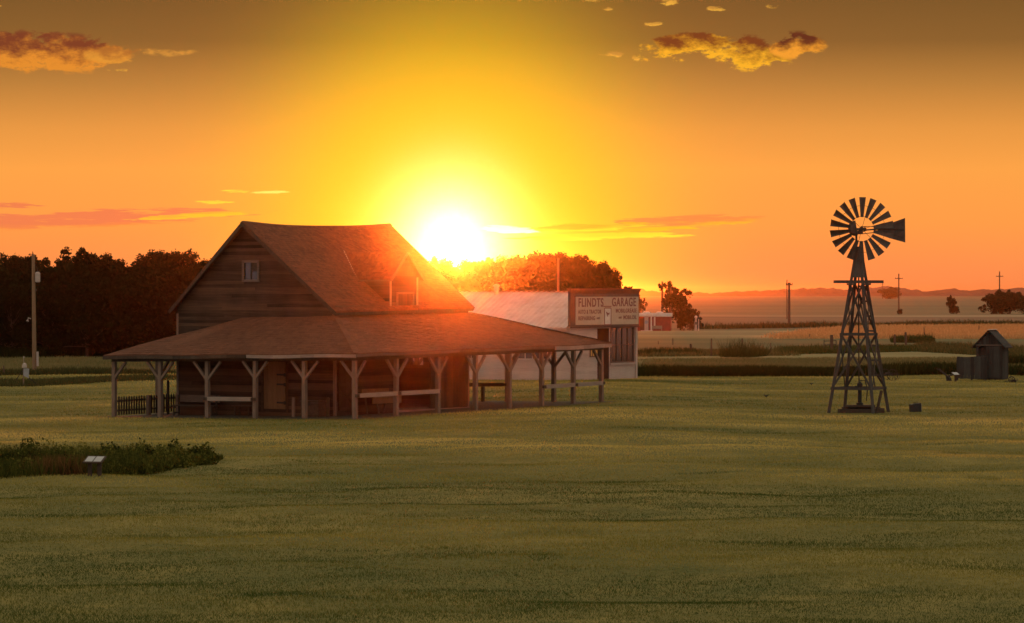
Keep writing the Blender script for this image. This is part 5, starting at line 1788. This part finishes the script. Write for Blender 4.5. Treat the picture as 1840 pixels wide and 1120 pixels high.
# plant bed at the left
def bed():
    # low shrubs and perennials of uneven height, leafy clumps over stems
    cs = []
    for i in range(230):
        px = rng.uniform(-60, 374)
        f = rng.random()
        fy = np.interp(px, [-60, 150, 290, 360, 392], [862, 854, 844, 834, 828])
        ky = np.interp(px, [-60, 330, 370, 392], [826, 826, 828, 827])
        Yf, Yk = ZC * F / (fy - HOR), ZC * F / (ky - HOR)
        Y = Yf + (Yk - Yf) * f
        X = (px - 920) / F * Y
        big = rng.random() ** 1.5
        h = (0.26 + 0.42 * big) * (0.72 + 0.28 * f) * float(np.interp(px, [-60, 120, 300, 345, 384], [1.0, 1.0, 1.05, 1.1, 0.6]))
        cs.append((X, Y, h, rng.uniform(0.22, 0.50), rng.normal(0, 0.2)))
    Vs, T = [], []
    for X, Y, h, r, tb in cs:
        n = int(150 * (0.5 + r * 2))
        d = rng.normal(0, 1, (n, 3)); d /= np.linalg.norm(d, axis=1)[:, None]
        d[:, 2] = np.abs(d[:, 2])
        q = (0.45 + 0.55 * rng.random(n) ** 0.6 + np.abs(rng.normal(0, 0.14, n)))[:, None]
        p = np.array([X, Y, H(X, Y) + 0.02]) + d * q * np.array([r, r, h])
        a = rng.normal(0, 1, (n, 3)); a /= np.linalg.norm(a, axis=1)[:, None]
        b = np.cross(a, rng.normal(0, 1, (n, 3))); b /= np.linalg.norm(b, axis=1)[:, None]
        L = rng.uniform(0.05, 0.13, n)[:, None]
        Vs.append(np.stack([p - a * L * 0.5, p + b * L * 0.3, p + a * L * 0.5, p - b * L * 0.3], 1))
        T.append((0.48 + tb + rng.normal(0, 0.17, n)).clip(0, 1))
    V = np.concatenate(Vs); T = np.concatenate(T)
    m_ = len(V)
    big_mesh('bed_plants', V.reshape(-1, 3), np.arange(m_ * 4).reshape(m_, 4), M['bed'], np.repeat(T, 4), kind='stuff')
    n = 16000
    px = rng.uniform(-60, 400, n); f = rng.random(n)
    fy = np.interp(px, [-60, 150, 290, 360, 400], [864, 856, 846, 835, 826]); ky = np.interp(px, [-60, 330, 370, 400], [824, 824, 826, 824])
    Yf, Yk = ZC * F / (fy - HOR), ZC * F / (ky - HOR)
    Y = Yf + (Yk - Yf) * f; X = (px - 920) / F * Y
    q = und(X * 2.4, Y * 2.4); q2 = und(X * 0.9 + 4, Y * 0.9)
    hg = (0.30 + 0.20 * q + 0.14 * q2 + 0.34 * rng.random(n) ** 2).clip(0.06) * np.interp(px, [300, 400], [1, 0.35])
    blades('bed_stems', X, Y, hg, rng.uniform(0.012, 0.03, n), 0.30, (0.40 + 0.35 * und(X * 1.1 + 7, Y) + rng.normal(0, 0.2, n)).clip(0, 1), M['bed'])
    n = 1400   # rusty seed heads by the panel
    px = rng.normal(105, 26, n); Y = 94.2 + rng.random(n) * 3.0; X = (px - 920) / F * Y
    blades('rusty_stems', X, Y, rng.uniform(0.3, 0.62, n), rng.uniform(0.015, 0.03, n), 0.25, rng.uniform(0, 1, n), M['rust'])
M['rust'] = leafy('rusty_stems', (0.05, 0.026, 0.010), (0.12, 0.055, 0.02), (0.18, 0.09, 0.035), 0.35)
bed()

# ------------------------------------------------------------------ haze
m, t, out = new_mat('haze')
pv = t.new('ShaderNodeVolumePrincipled')
pv.inputs['Color'].default_value = (0.95, 0.93, 0.90, 1)
pv.inputs['Density'].default_value = 0.8e-4
pv.inputs['Anisotropy'].default_value = 0.988
t.l.new(pv.outputs[0], out.inputs['Volume'])
mb = MB()
mb.box(-1750, 1750, -130, 6700, -2.2, 15.0)
hz_o = mb.build('haze', m, None)
hz_o['kind'] = 'stuff'
